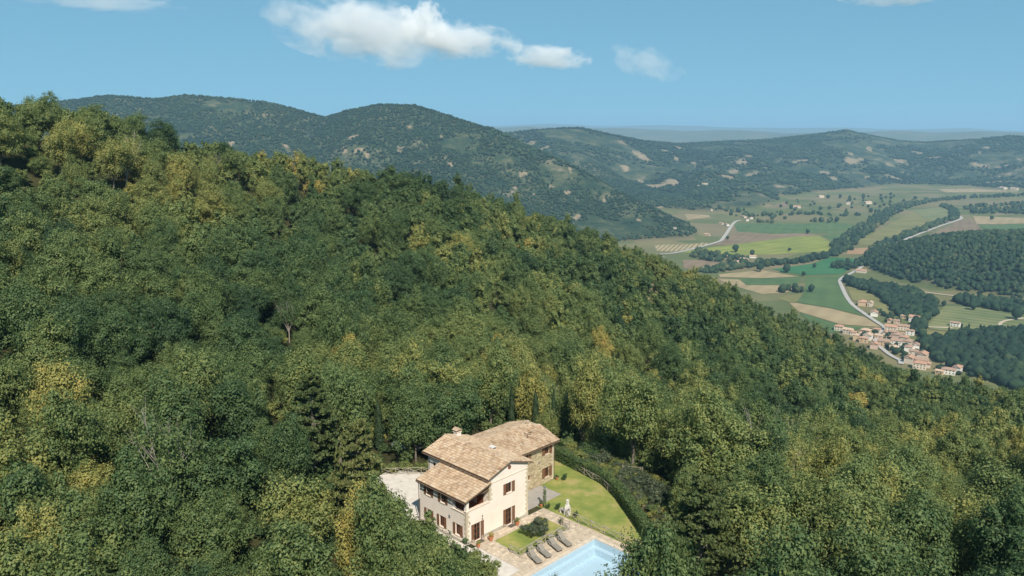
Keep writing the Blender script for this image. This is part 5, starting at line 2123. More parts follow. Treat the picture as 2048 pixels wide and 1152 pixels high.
# hedge: clipped, leaf-covered
def hedge(pts, w, h, label, n_per_m=420):
    P = [np.array(hw(a, b)[:2]) for a, b in pts]
    Q = []
    for i in range(len(P) - 1):
        for t in np.linspace(0, 1, 8, endpoint=False):
            p0, p1, p2, p3 = P[max(i - 1, 0)], P[i], P[i + 1], P[min(i + 2, len(P) - 1)]
            Q.append(0.5 * ((2 * p1) + (-p0 + p2) * t + (2 * p0 - 5 * p1 + 4 * p2 - p3) * t * t + (-p0 + 3 * p1 - 3 * p2 + p3) * t ** 3))
    Q.append(P[-1])
    Q = np.array(Q)
    seg = np.linalg.norm(np.diff(Q, axis=0), axis=1)
    S = np.concatenate([[0], np.cumsum(seg)])
    rg = np.random.default_rng(31)
    n = int(S[-1] * n_per_m)
    s = rg.uniform(0, S[-1], n)
    cx = np.interp(s, S, Q[:, 0])
    cy_ = np.interp(s, S, Q[:, 1])
    dx = np.interp(s + 0.3, S, Q[:, 0]) - np.interp(s - 0.3, S, Q[:, 0])
    dy = np.interp(s + 0.3, S, Q[:, 1]) - np.interp(s - 0.3, S, Q[:, 1])
    L = np.hypot(dx, dy) + 1e-6
    nx, ny = -dy / L, dx / L
    q = rg.uniform(0, w + 2 * h, n)
    hh = h * (1 + 0.10 * vnoise(s / 1.3, s * 0, 8))
    side = np.where(q < h, -w / 2, np.where(q > h + w, w / 2, q - h - w / 2))
    z = np.where(q < h, q, np.where(q > h + w, q - h - w, hh))
    nl = np.where(q < h, -1, np.where(q > h + w, 1, 0))
    jit = rg.normal(size=(n, 3)) * 0.04
    base = land(cx, cy_)[0]
    pos = np.c_[cx + nx * side, cy_ + ny * side, np.maximum(base, 0) * 0 + z + base * (base < -0.1)] + jit
    nor = np.c_[nx * nl, ny * nl, 1.0 * (nl == 0) + 0.25] + rg.normal(size=(n, 3)) * 0.35
    V, F = leaf_arrays(pos, nor, 0.19, rg=rg)
    r = tag(empty('hedge', (Q[0][0], Q[0][1], 0)), label, 'hedge')
    c = link('foliage', leaf_mesh('foliage', V - np.array([Q[0][0], Q[0][1], 0]), F, LEAF), r)
    c['tint'] = 0.36
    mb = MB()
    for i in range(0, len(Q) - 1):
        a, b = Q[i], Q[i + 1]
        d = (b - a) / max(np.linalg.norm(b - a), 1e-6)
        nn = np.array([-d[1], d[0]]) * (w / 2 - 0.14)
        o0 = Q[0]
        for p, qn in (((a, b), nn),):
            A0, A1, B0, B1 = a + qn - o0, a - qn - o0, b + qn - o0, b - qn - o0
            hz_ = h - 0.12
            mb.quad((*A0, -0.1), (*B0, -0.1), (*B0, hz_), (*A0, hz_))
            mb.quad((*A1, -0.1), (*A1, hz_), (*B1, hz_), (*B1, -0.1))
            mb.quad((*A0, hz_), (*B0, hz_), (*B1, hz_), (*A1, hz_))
    mb.build('dark_core', DARKHEDGE, r)  # solid core, shade between the leaves put into its dark colour
    return r


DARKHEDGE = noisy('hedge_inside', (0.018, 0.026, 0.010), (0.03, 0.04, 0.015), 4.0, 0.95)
hedge(HEDGE, 1.15, 1.45, 'long clipped hedge curving round the lawn')

# bare earth path beyond the hedge
ep = []
for a, b in ((25.2, -1.4), (26.4, -2.4), (28.2, -3.8), (27.6, -7.6), (26.0, -9.0), (23.6, -8.2), (24.6, -7.0), (26.4, -6.6), (26.6, -4.6), (25.2, -2.8)):
    x, y, z = at_house(a, b)
    ep.append((x, y, z + 0.12))
tag(MB().quad(*ep).build('earth_path', SOIL), 'bare orange earth path beyond the hedge', kind='structure')

# parked vehicle under the trees
CARP = noisy('pale_car_paint', (0.42, 0.52, 0.58), (0.45, 0.55, 0.61), 1.0, 0.25, spec=0.5)
TYRE = noisy('tyre_rubber', (0.012, 0.012, 0.012), (0.02, 0.02, 0.02), 5, 0.8)
CARGLASS = noisy('car_glass', (0.02, 0.025, 0.03), (0.03, 0.035, 0.04), 1, 0.08, spec=0.6)
x, y, z = at_house(11.8, 25.2)
car = tag(empty('parked_car', (x, y, max(z, 0.0) + 0.02), TH + math.pi / 2 + 0.35), 'pale blue-grey car parked in deep shade behind the villa', 'car')
bd = MB()
bd.prism([(-2.1, 0.35), (2.1, 0.35), (2.12, 0.75), (1.95, 0.95), (0.95, 1.02), (-1.9, 1.05), (-2.12, 0.8)], 1, -0.85, 0.85)
bd.build('body', CARP, car)
MB().prism([(-1.85, 1.05), (0.95, 1.02), (0.35, 1.52), (-1.45, 1.56)], 1, -0.74, 0.74).build('cabin', CARP, car)
for s in (-1, 1):
    y0_, y1_ = sorted((s * 0.742, s * 0.752))
    MB().prism([(-1.6, 1.08), (0.72, 1.06), (0.30, 1.46), (-1.38, 1.49)], 1, y0_, y1_).build('side_window', CARGLASS, car)
MB().quad((0.97, -0.68, 1.04), (0.97, 0.68, 1.04), (0.38, 0.66, 1.50), (0.38, -0.66, 1.50)).build('windscreen', CARGLASS, car, (0.012, 0, 0.01))
MB().quad((-1.87, 0.68, 1.08), (-1.87, -0.68, 1.08), (-1.49, -0.66, 1.53), (-1.49, 0.66, 1.53)).build('rear_window', CARGLASS, car, (-0.012, 0, 0.01))
for x_ in (-1.3, 1.32):
    for s in (-1, 1):
        w = MB().lathe([(0.32, -0.11), (0.34, -0.06), (0.34, 0.06), (0.32, 0.11)], 16)
        w.v = [(a, c, b) for a, b, c in w.v]
        wo_ = w.build('wheel', TYRE, car, (x_, s * 0.78, 0.34))
        h_ = MB().lathe([(0.20, 0), (0.18, 0.02)], 12)
        h_.v = [(a, s * (0.112 + c), b) for a, b, c in h_.v]
        h_.build('hub_cap', METAL, wo_)

# ------------------------------------------------------------------ the valley
def z5(x, y):
    return 1280 + x * 0.38190, 340 + y * 0.38190


def z6(x, y):
    return 1640 + x * 0.19922, 600 + y * 0.19922


def z7(x, y):
    return 1000 + x * 0.51172, 220 + y * 0.51172


def vpt(p, z=ZV):
    return on_level(p[0], p[1], z)


def crop(name, c0, c1, stripes=None, scale=0.02):
    m, n, l, b = mat(name)
    tc = n.new('ShaderNodeTexCoord')
    no = n.new('ShaderNodeTexNoise')
    no.inputs['Scale'].default_value = scale
    no.inputs['Detail'].default_value = 8
    l.new(tc.outputs['Object'], no.inputs['Vector'])
    r = ramp_node(n, [(0.3, c0), (0.7, c1)])
    val = no.outputs['Fac']
    if stripes:
        mp = n.new('ShaderNodeMapping')
        mp.inputs['Rotation'].default_value = (0, 0, stripes[0])
        l.new(tc.outputs['Object'], mp.inputs['Vector'])
        wv = n.new('ShaderNodeTexWave')
        wv.inputs['Scale'].default_value = stripes[1]
        wv.inputs['Distortion'].default_value = 1.2
        wv.inputs['Detail'].default_value = 2
        l.new(mp.outputs[0], wv.inputs['Vector'])
        mx = n.new('ShaderNodeMix')
        mx.inputs['Factor'].default_value = stripes[2]
        l.new(val, mx.inputs['A'])
        l.new(wv.outputs['Fac'], mx.inputs['B'])
        val = mx.outputs['Result']
    l.new(val, r.inputs['Fac'])
    l.new(r.outputs[0], b.inputs['Base Color'])
    b.inputs['Roughness'].default_value = 0.95
    b.inputs['Specular IOR Level'].default_value = 0.1
    return m


CROPS = {
    'bright': crop('bright_crop', (0.16, 0.19, 0.045), (0.25, 0.265, 0.065), (0.9, 0.010, 0.15)),
    'green': crop('green_crop', (0.065, 0.115, 0.045), (0.105, 0.155, 0.06), (0.4, 0.012, 0.10)),
    'vivid': crop('vivid_crop', (0.035, 0.125, 0.050), (0.055, 0.155, 0.065)),
    'brown': crop('ploughed_field', (0.17, 0.125, 0.08), (0.24, 0.18, 0.115), (0.5, 0.014, 0.12)),
    'tan': crop('stubble_field', (0.27, 0.21, 0.12), (0.36, 0.285, 0.165), (0.6, 0.012, 0.15)),
    'striped': crop('striped_stubble', (0.19, 0.165, 0.085), (0.40, 0.32, 0.19), (0.35, 0.03, 0.45)),
    'stripedgreen': crop('striped_meadow', (0.10, 0.135, 0.055), (0.22, 0.215, 0.10), (2.2, 0.016, 0.25)),
    'olive': crop('dry_meadow', (0.14, 0.145, 0.055), (0.22, 0.20, 0.08)),
    'orange': crop('orange_field', (0.30, 0.19, 0.105), (0.36, 0.235, 0.135)),
}
FIELDS = [
    ('bright', [(190, 430), (450, 395), (800, 350), (940, 345), (1030, 400), (990, 425), (720, 440), (560, 445), (340, 440)], 'bright yellow-green field in the valley'),
    ('brown', [(380, 390), (500, 330), (700, 335), (870, 330), (940, 345), (800, 350), (450, 395)], 'brown ploughed strip above the bright field'),
    ('green', [(490, 278), (850, 282), (1010, 266), (1170, 295), (1000, 330), (870, 330), (700, 335), (510, 322)], 'dull green field by the valley hamlet'),
    ('striped', [(75, 395), (160, 375), (340, 380), (378, 390), (186, 427), (90, 425)], 'striped stubble field at the foot of the mountain'),
    ('green', [(955, 342), (1172, 300), (1100, 380), (1040, 400)], 'green field beside the river trees'),
    ('brown', [(225, 470), (340, 470), (530, 505), (380, 525), (230, 515)], 'brown field above the wooded spur'),
    ('vivid', [(690, 520), (900, 490), (1000, 455), (1160, 470), (1060, 545), (860, 550)], 'vivid green field in the river bend'),
    ('tan', [(410, 545), (640, 525), (830, 558), (640, 566), (420, 560)], 'yellow stubble strip below the river trees'),
    ('green', [(520, 570), (640, 568), (840, 562), (830, 600), (560, 602)], 'green strip between stubble fields'),
    ('tan', [(410, 572), (520, 573), (556, 604), (826, 604), (770, 640), (640, 650), (470, 600)], 'tan stubble field above the spur'),
    ('green', [(870, 560), (1060, 552), (1040, 600), (1082, 682), (1165, 762), (1000, 722), (820, 692), (860, 640)], 'mid green field west of the village road'),
    ('tan', [(780, 694), (820, 696), (1000, 726), (1180, 772), (1264, 822), (1050, 808), (830, 740)], 'long tan strip above the village'),
    ('green', [(830, 744), (1050, 813), (1200, 826), (1000, 856), (880, 784)], 'dark green strip next to the village roofs'),
    ('olive', [(720, 672), (850, 644), (816, 690), (780, 692)], 'small dry meadow beside the spur'),
    ('olive', [(1095, 395), (1280, 300), (1430, 214), (1500, 262), (1600, 282), (1480, 320), (1290, 395)], 'long dry meadow between river and road'),
    ('stripedgreen', [(1434, 212), (1590, 192), (1640, 240), (1602, 280), (1503, 260)], 'striped meadow between river and road'),
    ('orange', [(1090, 412), (1240, 404), (1162, 441), (1083, 441)], 'orange field at the near end of the dry meadow'),
    ('brown', [(1395, 388), (1690, 262), (1730, 244), (1800, 320), (1700, 312), (1600, 352), (1460, 372)], 'pinkish brown field past the straight road'),
    ('bright', [(1704, 314), (1800, 322), (1812, 334), (1700, 348), (1606, 352)], 'yellow end of the field past the road'),
    ('green', [(1768, 288), (2100, 282), (2100, 340), (1830, 332)], 'teal green field behind the domed hill'),
    ('tan', [(1742, 240), (2100, 258), (2100, 279), (1764, 284)], 'pale strip behind the domed hill'),
    ('stripedgreen', [(1590, 712), (1780, 720), (2100, 790), (2100, 866), (1760, 850), (1560, 838), (1500, 826)], 'striped green field past the village'),
    ('olive', [(1486, 842), (1560, 842), (1660, 852), (1640, 882), (1560, 886), (1490, 868)], 'yellow-green field beside the barn'),
    ('olive', [(1080, 606), (1250, 650), (1332, 740), (1300, 755), (1220, 712), (1112, 680)], 'dry meadow between road and river wood'),
    ('tan', [(1352, 50), (1520, 62), (1700, 70), (1880, 76), (1860, 100), (1700, 92), (1520, 84)], 'pale far fields at the foot of the hills'),
    ('tan', [(1560, 100), (1980, 96), (1980, 112), (1600, 118)], 'pale far strip below the hills'),
    ('brown', [(620, 150), (780, 152), (770, 190), (610, 190)], 'brown clearing at the foot of the far hills'),
    ('tan', [(230, 222), (340, 218), (370, 246), (250, 262)], 'pale clearing beside the mountain hamlet'),
    ('olive', [(1700, 195), (1900, 185), (2000, 190), (1800, 215)], 'dry field on the rise behind the domed hill'),
]
for k, (c, poly, nm) in enumerate(FIELDS):
    P = [vpt(z5(*p), ZV + 0.35 + 0.012 * k) for p in poly]
    tag(MB().quad(*P).build('field', CROPS[c]), nm, kind='structure')

ROADM = noisy('pale_road', (0.34, 0.32, 0.29), (0.44, 0.41, 0.375), 0.1, 0.9)
DIRT = noisy('dirt_track', (0.42, 0.34, 0.25), (0.50, 0.42, 0.31), 0.1, 0.95)


def road(pts, w, label, mt=None, z=1.1):
    P = np.array([vpt(p, ZV + z)[:2] for p in pts])
    # smooth
    Q = []
    for i in range(len(P) - 1):
        p0, p1, p2, p3 = P[max(i - 1, 0)], P[i], P[i + 1], P[min(i + 2, len(P) - 1)]
        for t in np.linspace(0, 1, 6, endpoint=False):
            Q.append(0.5 * ((2 * p1) + (-p0 + p2) * t + (2 * p0 - 5 * p1 + 4 * p2 - p3) * t * t + (-p0 + 3 * p1 - 3 * p2 + p3) * t ** 3))
    Q.append(P[-1])
    Q = np.array(Q)
    d = np.gradient(Q, axis=0)
    d /= np.maximum(np.linalg.norm(d, axis=1, keepdims=True), 1e-6)
    n = np.c_[-d[:, 1], d[:, 0]] * w / 2
    mb = MB()
    for i in range(len(Q) - 1):
        mb.quad((*(Q[i] + n[i]), ZV + z), (*(Q[i] - n[i]), ZV + z), (*(Q[i + 1] - n[i + 1]), ZV + z), (*(Q[i + 1] + n[i + 1]), ZV + z))
    tag(mb.build('road', mt or ROADM), label, kind='structure')


road([z5(*p) for p in ((1180, 482), (1200, 452), (1290, 406), (1420, 350), (1580, 290), (1680, 256), (1672, 240))], 9, 'pale straight road climbing the valley past the domed hill')
road([z5(*p) for p in ((1180, 482), (1150, 515), (1110, 537), (1050, 572), (1058, 612), (1100, 690), (1170, 747), (1285, 824))], 6.5, 'pale road bending down to the village')
road([z5(*p) for p in ((530, 262), (492, 276), (440, 350), (400, 378), (200, 430), (90, 440))], 9, 'pale road curving from the valley hamlet')
road([z5(*p) for p in ((1470, 838), (1482, 818), (1540, 822), (1640, 826))], 6, 'farm track to the white house past the village', DIRT, 0.95)
road([z5(*p) for p in ((2060, 770), (1930, 785), (1885, 806), (1920, 830), (1900, 842))], 5, 'looping farm track in the striped field', DIRT, 0.95)
road([z5(*p) for p in ((1290, 592), (1450, 632), (1680, 662), (1900, 690))], 7, 'dirt track along the foot of the domed hill', DIRT, 0.95)
road([z6(*p) for p in ((655, 262), (600, 360), (560, 420), (700, 545), (800, 600), (815, 640))], 6, 'street through the village', None, 1.2)

# ---- houses of the village and hamlets
HW_ = [noisy('village_plaster_%s' % n, c, tuple(v * 1.12 for v in c), 0.2, 0.9) for n, c in (('cream', (0.58, 0.50, 0.40)), ('white', (0.70, 0.67, 0.61)), ('ochre', (0.50, 0.37, 0.24)), ('pink', (0.55, 0.40, 0.32)))]
HR_ = [noisy('village_roof_%s' % n, c, tuple(v * 1.3 for v in c), 0.35, 0.9, detail=4) for n, c in (('orange', (0.36, 0.215, 0.145)), ('brown', (0.29, 0.195, 0.14)), ('pale', (0.42, 0.30, 0.215)))]
HWIN = noisy('village_window', (0.05, 0.045, 0.04), (0.08, 0.07, 0.06), 0.5, 0.6)
HOUSES = {}


def house_meshes(L, W, H, hip, wi, ri):
    key = (L, W, H, hip, wi, ri)
    if key in HOUSES:
        return HOUSES[key]
    rise = W * 0.2
    wb = MB()
    if hip:
        wb.box(-L / 2, L / 2, -W / 2, W / 2, -3, H)
    else:
        wb.prism([(-W / 2, -3), (W / 2, -3), (W / 2, H), (0, H + rise), (-W / 2, H)], 0, -L / 2, L / 2)
    o = 0.6
    rb = MB()
    hx = L / 2 + o - (W / 2 if hip else 0)
    e = H - 0.2 + 0.25
    z1 = H + rise + 0.3
    A, B, C_, D = (-L / 2 - o, -W / 2 - o, e), (L / 2 + o, -W / 2 - o, e), (L / 2 + o, W / 2 + o, e), (-L / 2 - o, W / 2 + o, e)
    R0, R1 = (-hx, 0, z1), (hx, 0, z1)
    rb.quad(A, B, R1, R0).quad(C_, D, R0, R1)
    if hip:
        rb.quad(B, C_, R1).quad(D, A, R0)
    dn = [(p[0], p[1], p[2] - 0.25) for p in (A, B, C_, D)]
    rb.quad(A, dn[0], dn[1], B).quad(C_, dn[2], dn[3], D)
    rb.quad(B, dn[1], dn[2], C_).quad(D, dn[3], dn[0], A)
    rb.quad(*reversed(dn))
    win = MB().box(-0.55, 0.55, -0.04, 0.04, 0, 1.5)
    HOUSES[key] = (wb.mesh('wall', HW_[wi]), rb.mesh('roof', HR_[ri]), win.mesh('window', HWIN), MB().box(-0.4, 0.4, -0.4, 0.4, 0, 1.6).mesh('chimney', HR_[1]))
    return HOUSES[key]


vr = random.Random(3)
WC = ('cream', 'white', 'ochre', 'pink')
RC = ('orange', 'brown', 'pale')


def far_house(x, y, z, L, W, H, rz, hip, wi, ri, label, group, windows=True):
    w, r, win, chm = house_meshes(L, W, H, hip, wi, ri)
    o = tag(empty('village_house', (x, y, z), rz), label, 'house', group)
    link('wall', w, o)
    ro = link('roof', r, o)
    c = link('chimney', chm, ro)
    c.location = (L * 0.22, W * 0.12, H + W * 0.12)
    if windows:
        n = max(2, int(L / 3.4))
        for s in (-1, 1):
            for i in range(n):
                for fl in range(2 if H > 5 else 1):
                    q = link('window', win, o)
                    q.location = (-L / 2 + (i + 0.5) * L / n, s * (W / 2 + 0.02), 1.0 + 2.9 * fl)
    return o


VILLAGE = [((190, 285), 11, 'at the upper end of the village by the wood'), ((285, 318), 12, 'second along the upper village edge'), ((460, 322), 12, 'with a broad roof in the upper village'), ((360, 378), 10, 'at the wooded edge below the upper village'),
           ((440, 405), 10, 'in the cramped lower corner by the wood'), ((480, 372), 13, 'standing long side to the village street'), ((575, 300), 9, 'just under the long tan field'), ((590, 362), 9, 'in the gap above the village street'),
           ((640, 438), 14, 'long and low below the street'), ((545, 462), 11, 'where the wood meets the street'), ((712, 292), 15, 'where the valley road enters the village'), ((838, 278), 15, 'at the top corner facing the river wood'),
           ((745, 340), 11, 'behind the road entry'), ((690, 372), 9, 'small, in the village centre'), ((770, 372), 12, 'in the row through the centre'), ((850, 388), 10, 'at the end of the centre row'),
           ((768, 436), 13, 'tall and pale below the centre'), ((905, 330), 10, 'with a pale side by the river wood'), ((950, 196), 14, 'alone under the river trees'), ((885, 432), 13, 'dark-roofed at the wood side'),
           ((888, 486), 12, 'stepping down towards the wood'), ((962, 470), 11, 'pale, half inside the wood'), ((740, 486), 10, 'beside the small orchard'), ((938, 542), 10, 'on the bend below the orchard'),
           ((1030, 562), 14, 'broad, on the lower bend'), ((900, 606), 12, 'first of the lowest cluster'), ((1022, 618), 14, 'middle of the lowest cluster'), ((1000, 662), 14, 'lowest of the cluster above the spur'),
           ((1080, 648), 9, 'at the wood side of the lowest cluster'), ((1290, 716), 14, 'by itself at the bottom of the village'), ((1380, 696), 11, 'flat and pale at the bottom of the village'), ((425, 34), 16, 'long, beside the road above the village'),
           ((505, 42), 10, 'small, beside the road above the village'), ((545, 138), 14, 'white, where the road straightens'), ((700, 205), 8, 'among gardens above the road entry'), ((770, 214), 8, 'second among gardens above the road entry'),
           ((1360, 246), 12, 'white, alone in the striped field'), ((1425, 352), 22, 'a long barn past the village'), ((1530, 362), 9, 'small beside the long barn'), ((1750, 492), 11, 'in a clearing of the lower wood'), ((840, 165), 8, 'tiny, against the river wood'), ((335, 330), 8, 'squeezed between upper roofs'), ((415, 340), 8, 'squeezed beside the broad roof'), ((655, 330), 8, 'in the lane behind the road entry'), ((820, 345), 9, 'narrow, beside the row through the centre'), ((690, 420), 8, 'below the small central house'), ((1200, 720), 8, 'half hidden above the spur')]
for k, (p, L, nm) in enumerate(VILLAGE):
    q = vpt(z6(*p), ZV + 3.0)
    wi, ri = vr.choice((0, 0, 0, 1, 2, 3)), vr.choice((0, 0, 1, 2))
    if 'white' in nm or 'pale' in nm:
        wi = 1
    if 'dark-roofed' in nm:
        ri = 1
    if 'barn' in nm:
        wi, ri = 1, 2
    hh = vr.choice((5.6, 6.2, 7.0)) if L > 9 else 4.2
    what = '%s house with %s roof ' % (WC[wi], RC[ri])
    if 'barn' in nm:
        what, hh = 'pale building with tiled roof, ', 5.6
    far_house(q[0], q[1], ZV + 0.4, L, L * vr.choice((0.62, 0.72, 0.8)) if 'barn' not in nm else 11, hh, -0.62 + vr.choice((0, 0, math.pi / 2)) + vr.uniform(-.18, .18), vr.random() < 0.35, wi, ri, what + nm, 'houses of the valley village')
HAMLETS = [((545, 250), 16, 'at the end of the curving valley road'), ((580, 258), 14, 'second at the end of the curving valley road'), ((560, 268), 10, 'third at the end of the curving valley road'), ((425, 285), 12, 'above the curving road below the mountain'), ((455, 292), 14, 'on the verge of the curving road'),
           ((375, 214), 13, 'among trees at the mountain foot'), ((352, 345), 14, 'ochre, where trees meet the curving road'), ((180, 312), 10, 'alone on the lowest mountain slope'), ((470, 462), 14, 'in the hamlet below the bright field'), ((545, 476), 16, 'longest in the hamlet below the bright field'), ((590, 462), 14, 'uphill in the hamlet below the bright field'), ((520, 490), 12, 'at the river side of the bright-field hamlet'), ((395, 452), 12, 'at the spur side of the bright-field hamlet'),
           ((1158, 538), 18, 'at the tip of the domed hill'), ((945, 145), 26, 'on the rise at the foot of the far hills'), ((1090, 180), 24, 'in the far fields beside the river line'), ((1190, 178), 30, 'long, in the far fields'), ((820, 200), 26, 'in the far orchard row'), ((340, 80), 24, 'on the hill shoulder above the hamlets'), ((300, 90), 20, 'lower on the hill shoulder above the hamlets'), ((1900, 100), 34, 'in the farthest fields below the hills'), ((1960, 104), 30, 'second in the farthest fields below the hills')]
for k, (p, L, nm) in enumerate(HAMLETS):
    u, v = z5(*p)
    # walk the sight line to the land
    q = hit_land(u, v)
    wi, ri = (2 if 'ochre' in nm else vr.choice((0, 1, 0))), vr.choice((0, 2, 2))
    far_house(q[0], q[1], q[2] - 1, L, L * 0.6, 6.0 if L < 20 else 8.0, vr.uniform(0, 3.1), False, wi, ri, '%s house %s' % (WC[wi], nm), 'scattered houses of the valley', windows=L < 15)

# ---- far trees
FARP = []
for i in range(5):
    V, F = blob_arrays(np.random.default_rng(800 + i), 4.0, 0.0, 8.5, 2, 0.26)
    FARP.append([(V, F, LEAF_FAR)])
TALLP = []
for i in range(2):
    V, F = blob_arrays(np.random.default_rng(820 + i), 1.6, 0.0, 11.0, 2, 0.2)
    TALLP.append([(V, F, LEAF_FAR)])
fr = np.random.default_rng(61)


def band(pts, width, step, zf=z5):
    out = []
    P = [vpt(zf(*p))[:2] for p in pts]
    for a, b in zip(P[:-1], P[1:]):
        L = np.linalg.norm(b - a)
        n = max(2, int(L / step))
        t = fr.uniform(0, 1, n)
        d = (b - a) / L
        out.append(a + (b - a) * t[:, None] + np.c_[-d[1], d[0]].reshape(1, 2) * fr.normal(0, width / 2, (n, 1)) if False else a + (b - a) * t[:, None] + np.array([-d[1], d[0]])[None] * fr.uniform(-width / 2, width / 2, (n, 1)))
    return np.vstack(out)


def area(poly, spacing, zf=z5):
    P = np.array([vpt(zf(*p))[:2] for p in poly])
    lo, hi = P.min(0), P.max(0)
    n = int((hi[0] - lo[0]) * (hi[1] - lo[1]) / spacing ** 2)
    q = np.c_[fr.uniform(lo[0], hi[0], n), fr.uniform(lo[1], hi[1], n)]
    return q[inside_poly(q[:, 0], q[:, 1], [tuple(p) for p in P])]


def sow_far(name, Q, smin, smax, label, tmean=0.3, tvar=0.14, protos=FARP, flat=1.0):
    z = land(Q[:, 0], Q[:, 1])[0]
    n = len(Q)
    s = fr.uniform(smin, smax, n)
    scatter(name, protos, np.c_[Q, z - 0.3], rots(n, fr), np.c_[s, s, s * flat * fr.uniform(0.8, 1.2, n)], np.clip(fr.normal(tmean, tvar, n) + 0.3 * fbm(Q[:, 0], Q[:, 1], 320, 3, 15), 0.02, 0.95), fr.integers(0, len(protos), n), label)


RIVER = [(340, 540), (500, 515), (690, 497), (850, 482), (1000, 450), (1050, 420), (1080, 380), (1180, 310), (1280, 240), (1380, 190), (1500, 165), (1700, 147), (1880, 140), (2100, 128)]
sow_far('river_trees', np.vstack([band(RIVER[:6], 26, 2.6), band(RIVER[5:9], 52, 2.6), band(RIVER[8:], 60, 5.0), band([(1190, 470), (1260, 402), (1400, 342), (1540, 292), (1650, 252), (1642, 215), (1590, 190)], 26, 4.0),
                                  band([(1050, 520), (1110, 500), (1190, 488)], 40, 3)]), 0.8, 1.7, 'dark tree line following the river through the fields', 0.36)
sow_far('river_wood', np.vstack([area([(1060, 580), (1240, 606), (1440, 640), (1560, 700), (1545, 780), (1440, 800), (1340, 760), (1310, 720), (1240, 660), (1100, 612)], 6.0), area([(1640, 690), (1760, 680), (1900, 690), (2100, 730), (2100, 770), (1900, 740), (1720, 720)], 6.5),
                                area([(1440, 800), (1500, 790), (1480, 880), (1420, 850)], 6.5)]), 0.8, 1.6, 'wood between village and domed hill', 0.32)
sow_far('lower_wood', np.vstack([area([(1440, 905), (1600, 884), (1800, 856), (2100, 850), (2100, 1152), (1960, 1152), (1800, 1100), (1700, 1070), (1560, 1010), (1470, 930)], 6.0)]), 0.8, 1.6, 'dark wood beside the lower village', 0.30)
dome_q = np.c_[fr.uniform(DOME_C[0] - 330, DOME_C[0] + 330, 11000), fr.uniform(DOME_C[1] - 330, DOME_C[1] + 330, 11000)]
dome_q = dome_q[dome(dome_q[:, 0], dome_q[:, 1]) > 1.5]
sow_far('dome_wood', dome_q, 0.65, 1.25, 'even dark wood covering the domed hill', 0.30, 0.15)
vil = np.vstack([area([(140, 300), (300, 350), (700, 500), (1000, 680), (1250, 740), (1450, 760), (1600, 800), (1500, 700), (1150, 640), (1000, 500), (900, 400), (650, 330)], 15, z6), area([(480, 60), (800, 180), (850, 230), (700, 250), (560, 160)], 12, z6), area([(640, 480), (850, 500), (860, 600), (760, 570)], 8, z6)])
sow_far('village_trees', vil, 0.5, 1.0, 'garden trees between the village roofs', 0.35)
sow_far('hamlet_trees', np.vstack([area([(250, 430), (340, 440), (480, 450), (640, 480), (640, 500), (520, 500), (380, 480), (260, 466)], 16), band([(760, 235), (900, 232), (1040, 240), (1260, 238)], 50, 9), band([(230, 210), (420, 210), (560, 235), (700, 262)], 120, 9), band([(720, 640), (820, 634)], 26, 4),
                                   band([(580, 270), (720, 280)], 40, 12), band([(890, 268), (1000, 276)], 40, 8), area([(420, 180), (1300, 130), (1500, 150), (1280, 230), (700, 240)], 75), area([(1690, 200), (1860, 180), (2100, 170), (2100, 235), (1900, 230), (1750, 230)], 22)]), 0.9, 1.9, 'scattered valley trees and orchard rows', 0.4)
tall = band([(1560, 850), (1700, 846), (1850, 848), (2050, 858)], 8, 9)
sow_far('poplar_row', tall, 0.8, 1.2, 'row of slim trees at the edge of the lower wood', 0.25, 0.08, TALLP)
# single trees standing in the fields
LONE = [((458, 365), 'beside the curving road'), ((878, 335), 'on the ploughed strip'), ((1028, 275), 'in the dull green field'), ((782, 428), 'at the end of the bright field'), ((586, 450), 'between bright field and hamlet'), ((500, 432), 'large, above the hamlet roofs'), ((857, 556), 'where the vivid field meets the stubble'), ((895, 640), 'in the mid green field'), ((628, 534), 'on the yellow stubble strip'), ((912, 512), 'in the vivid green field'), ((1742, 735), 'in the striped field past the village'), ((1972, 785), 'beside the looping farm track'), ((1590, 715), 'at the corner of the striped field'), ((350, 530), 'at the end of the river trees'), ((765, 538), 'on the field line below the river'), ((1190, 292), 'inside the river bend'), ((1842, 262), 'on the pale strip behind the domed hill')]
for k, (p, nm) in enumerate(LONE):
    q = vpt(z5(*p))
    V, F = FARP[k % 5][0][:2]
    if 'lone%d' % (k % 5) not in bpy.data.meshes:
        mesh = np_mesh('lone%d' % (k % 5), V + np.array([0, 0, 1.2]), F, [LEAF_FAR])
    r = tag(empty('field_tree', (q[0], q[1], ZV + 0.3), k * 1.3, 1.0 + 0.45 * (k % 3)), 'dark round tree alone ' + nm, 'tree', 'single trees in the valley fields')
    c = link('crown', bpy.data.meshes['lone%d' % (k % 5)], r)
    c['tint'] = 0.2
    MB().tube([(0, 0, -0.5), (0, 0, 2.5)], [0.35, 0.25], 6).build('trunk', BARK, r)

# ---- woods of the mountains
def mountain_sites(n, r_lo, r_hi, az_lo, az_hi, spacing_noise, thr):
    az = fr.uniform(az_lo, az_hi, n)
    r = np.sqrt(fr.uniform(r_lo ** 2, r_hi ** 2, n))
    x, y = r * np.sin(az), r * np.cos(az)
    z, near, mo = land(x, y)
    # only what can face the camera: rising ground
    ok = (mo > 0.5) & ~near & (fbm(x, y, spacing_noise, 4, 71) > thr - 0.1 * fr.uniform(-1, 1, n))
    u, v, d = project(x, y, z)
    ok &= (u > -120) & (u < 2170)
    for cx, cy_, rx, ry in FARBARE:
        ok &= oval(x, y, cx, cy_, rx, ry) > 0.95
    return np.c_[x[ok], y[ok]]


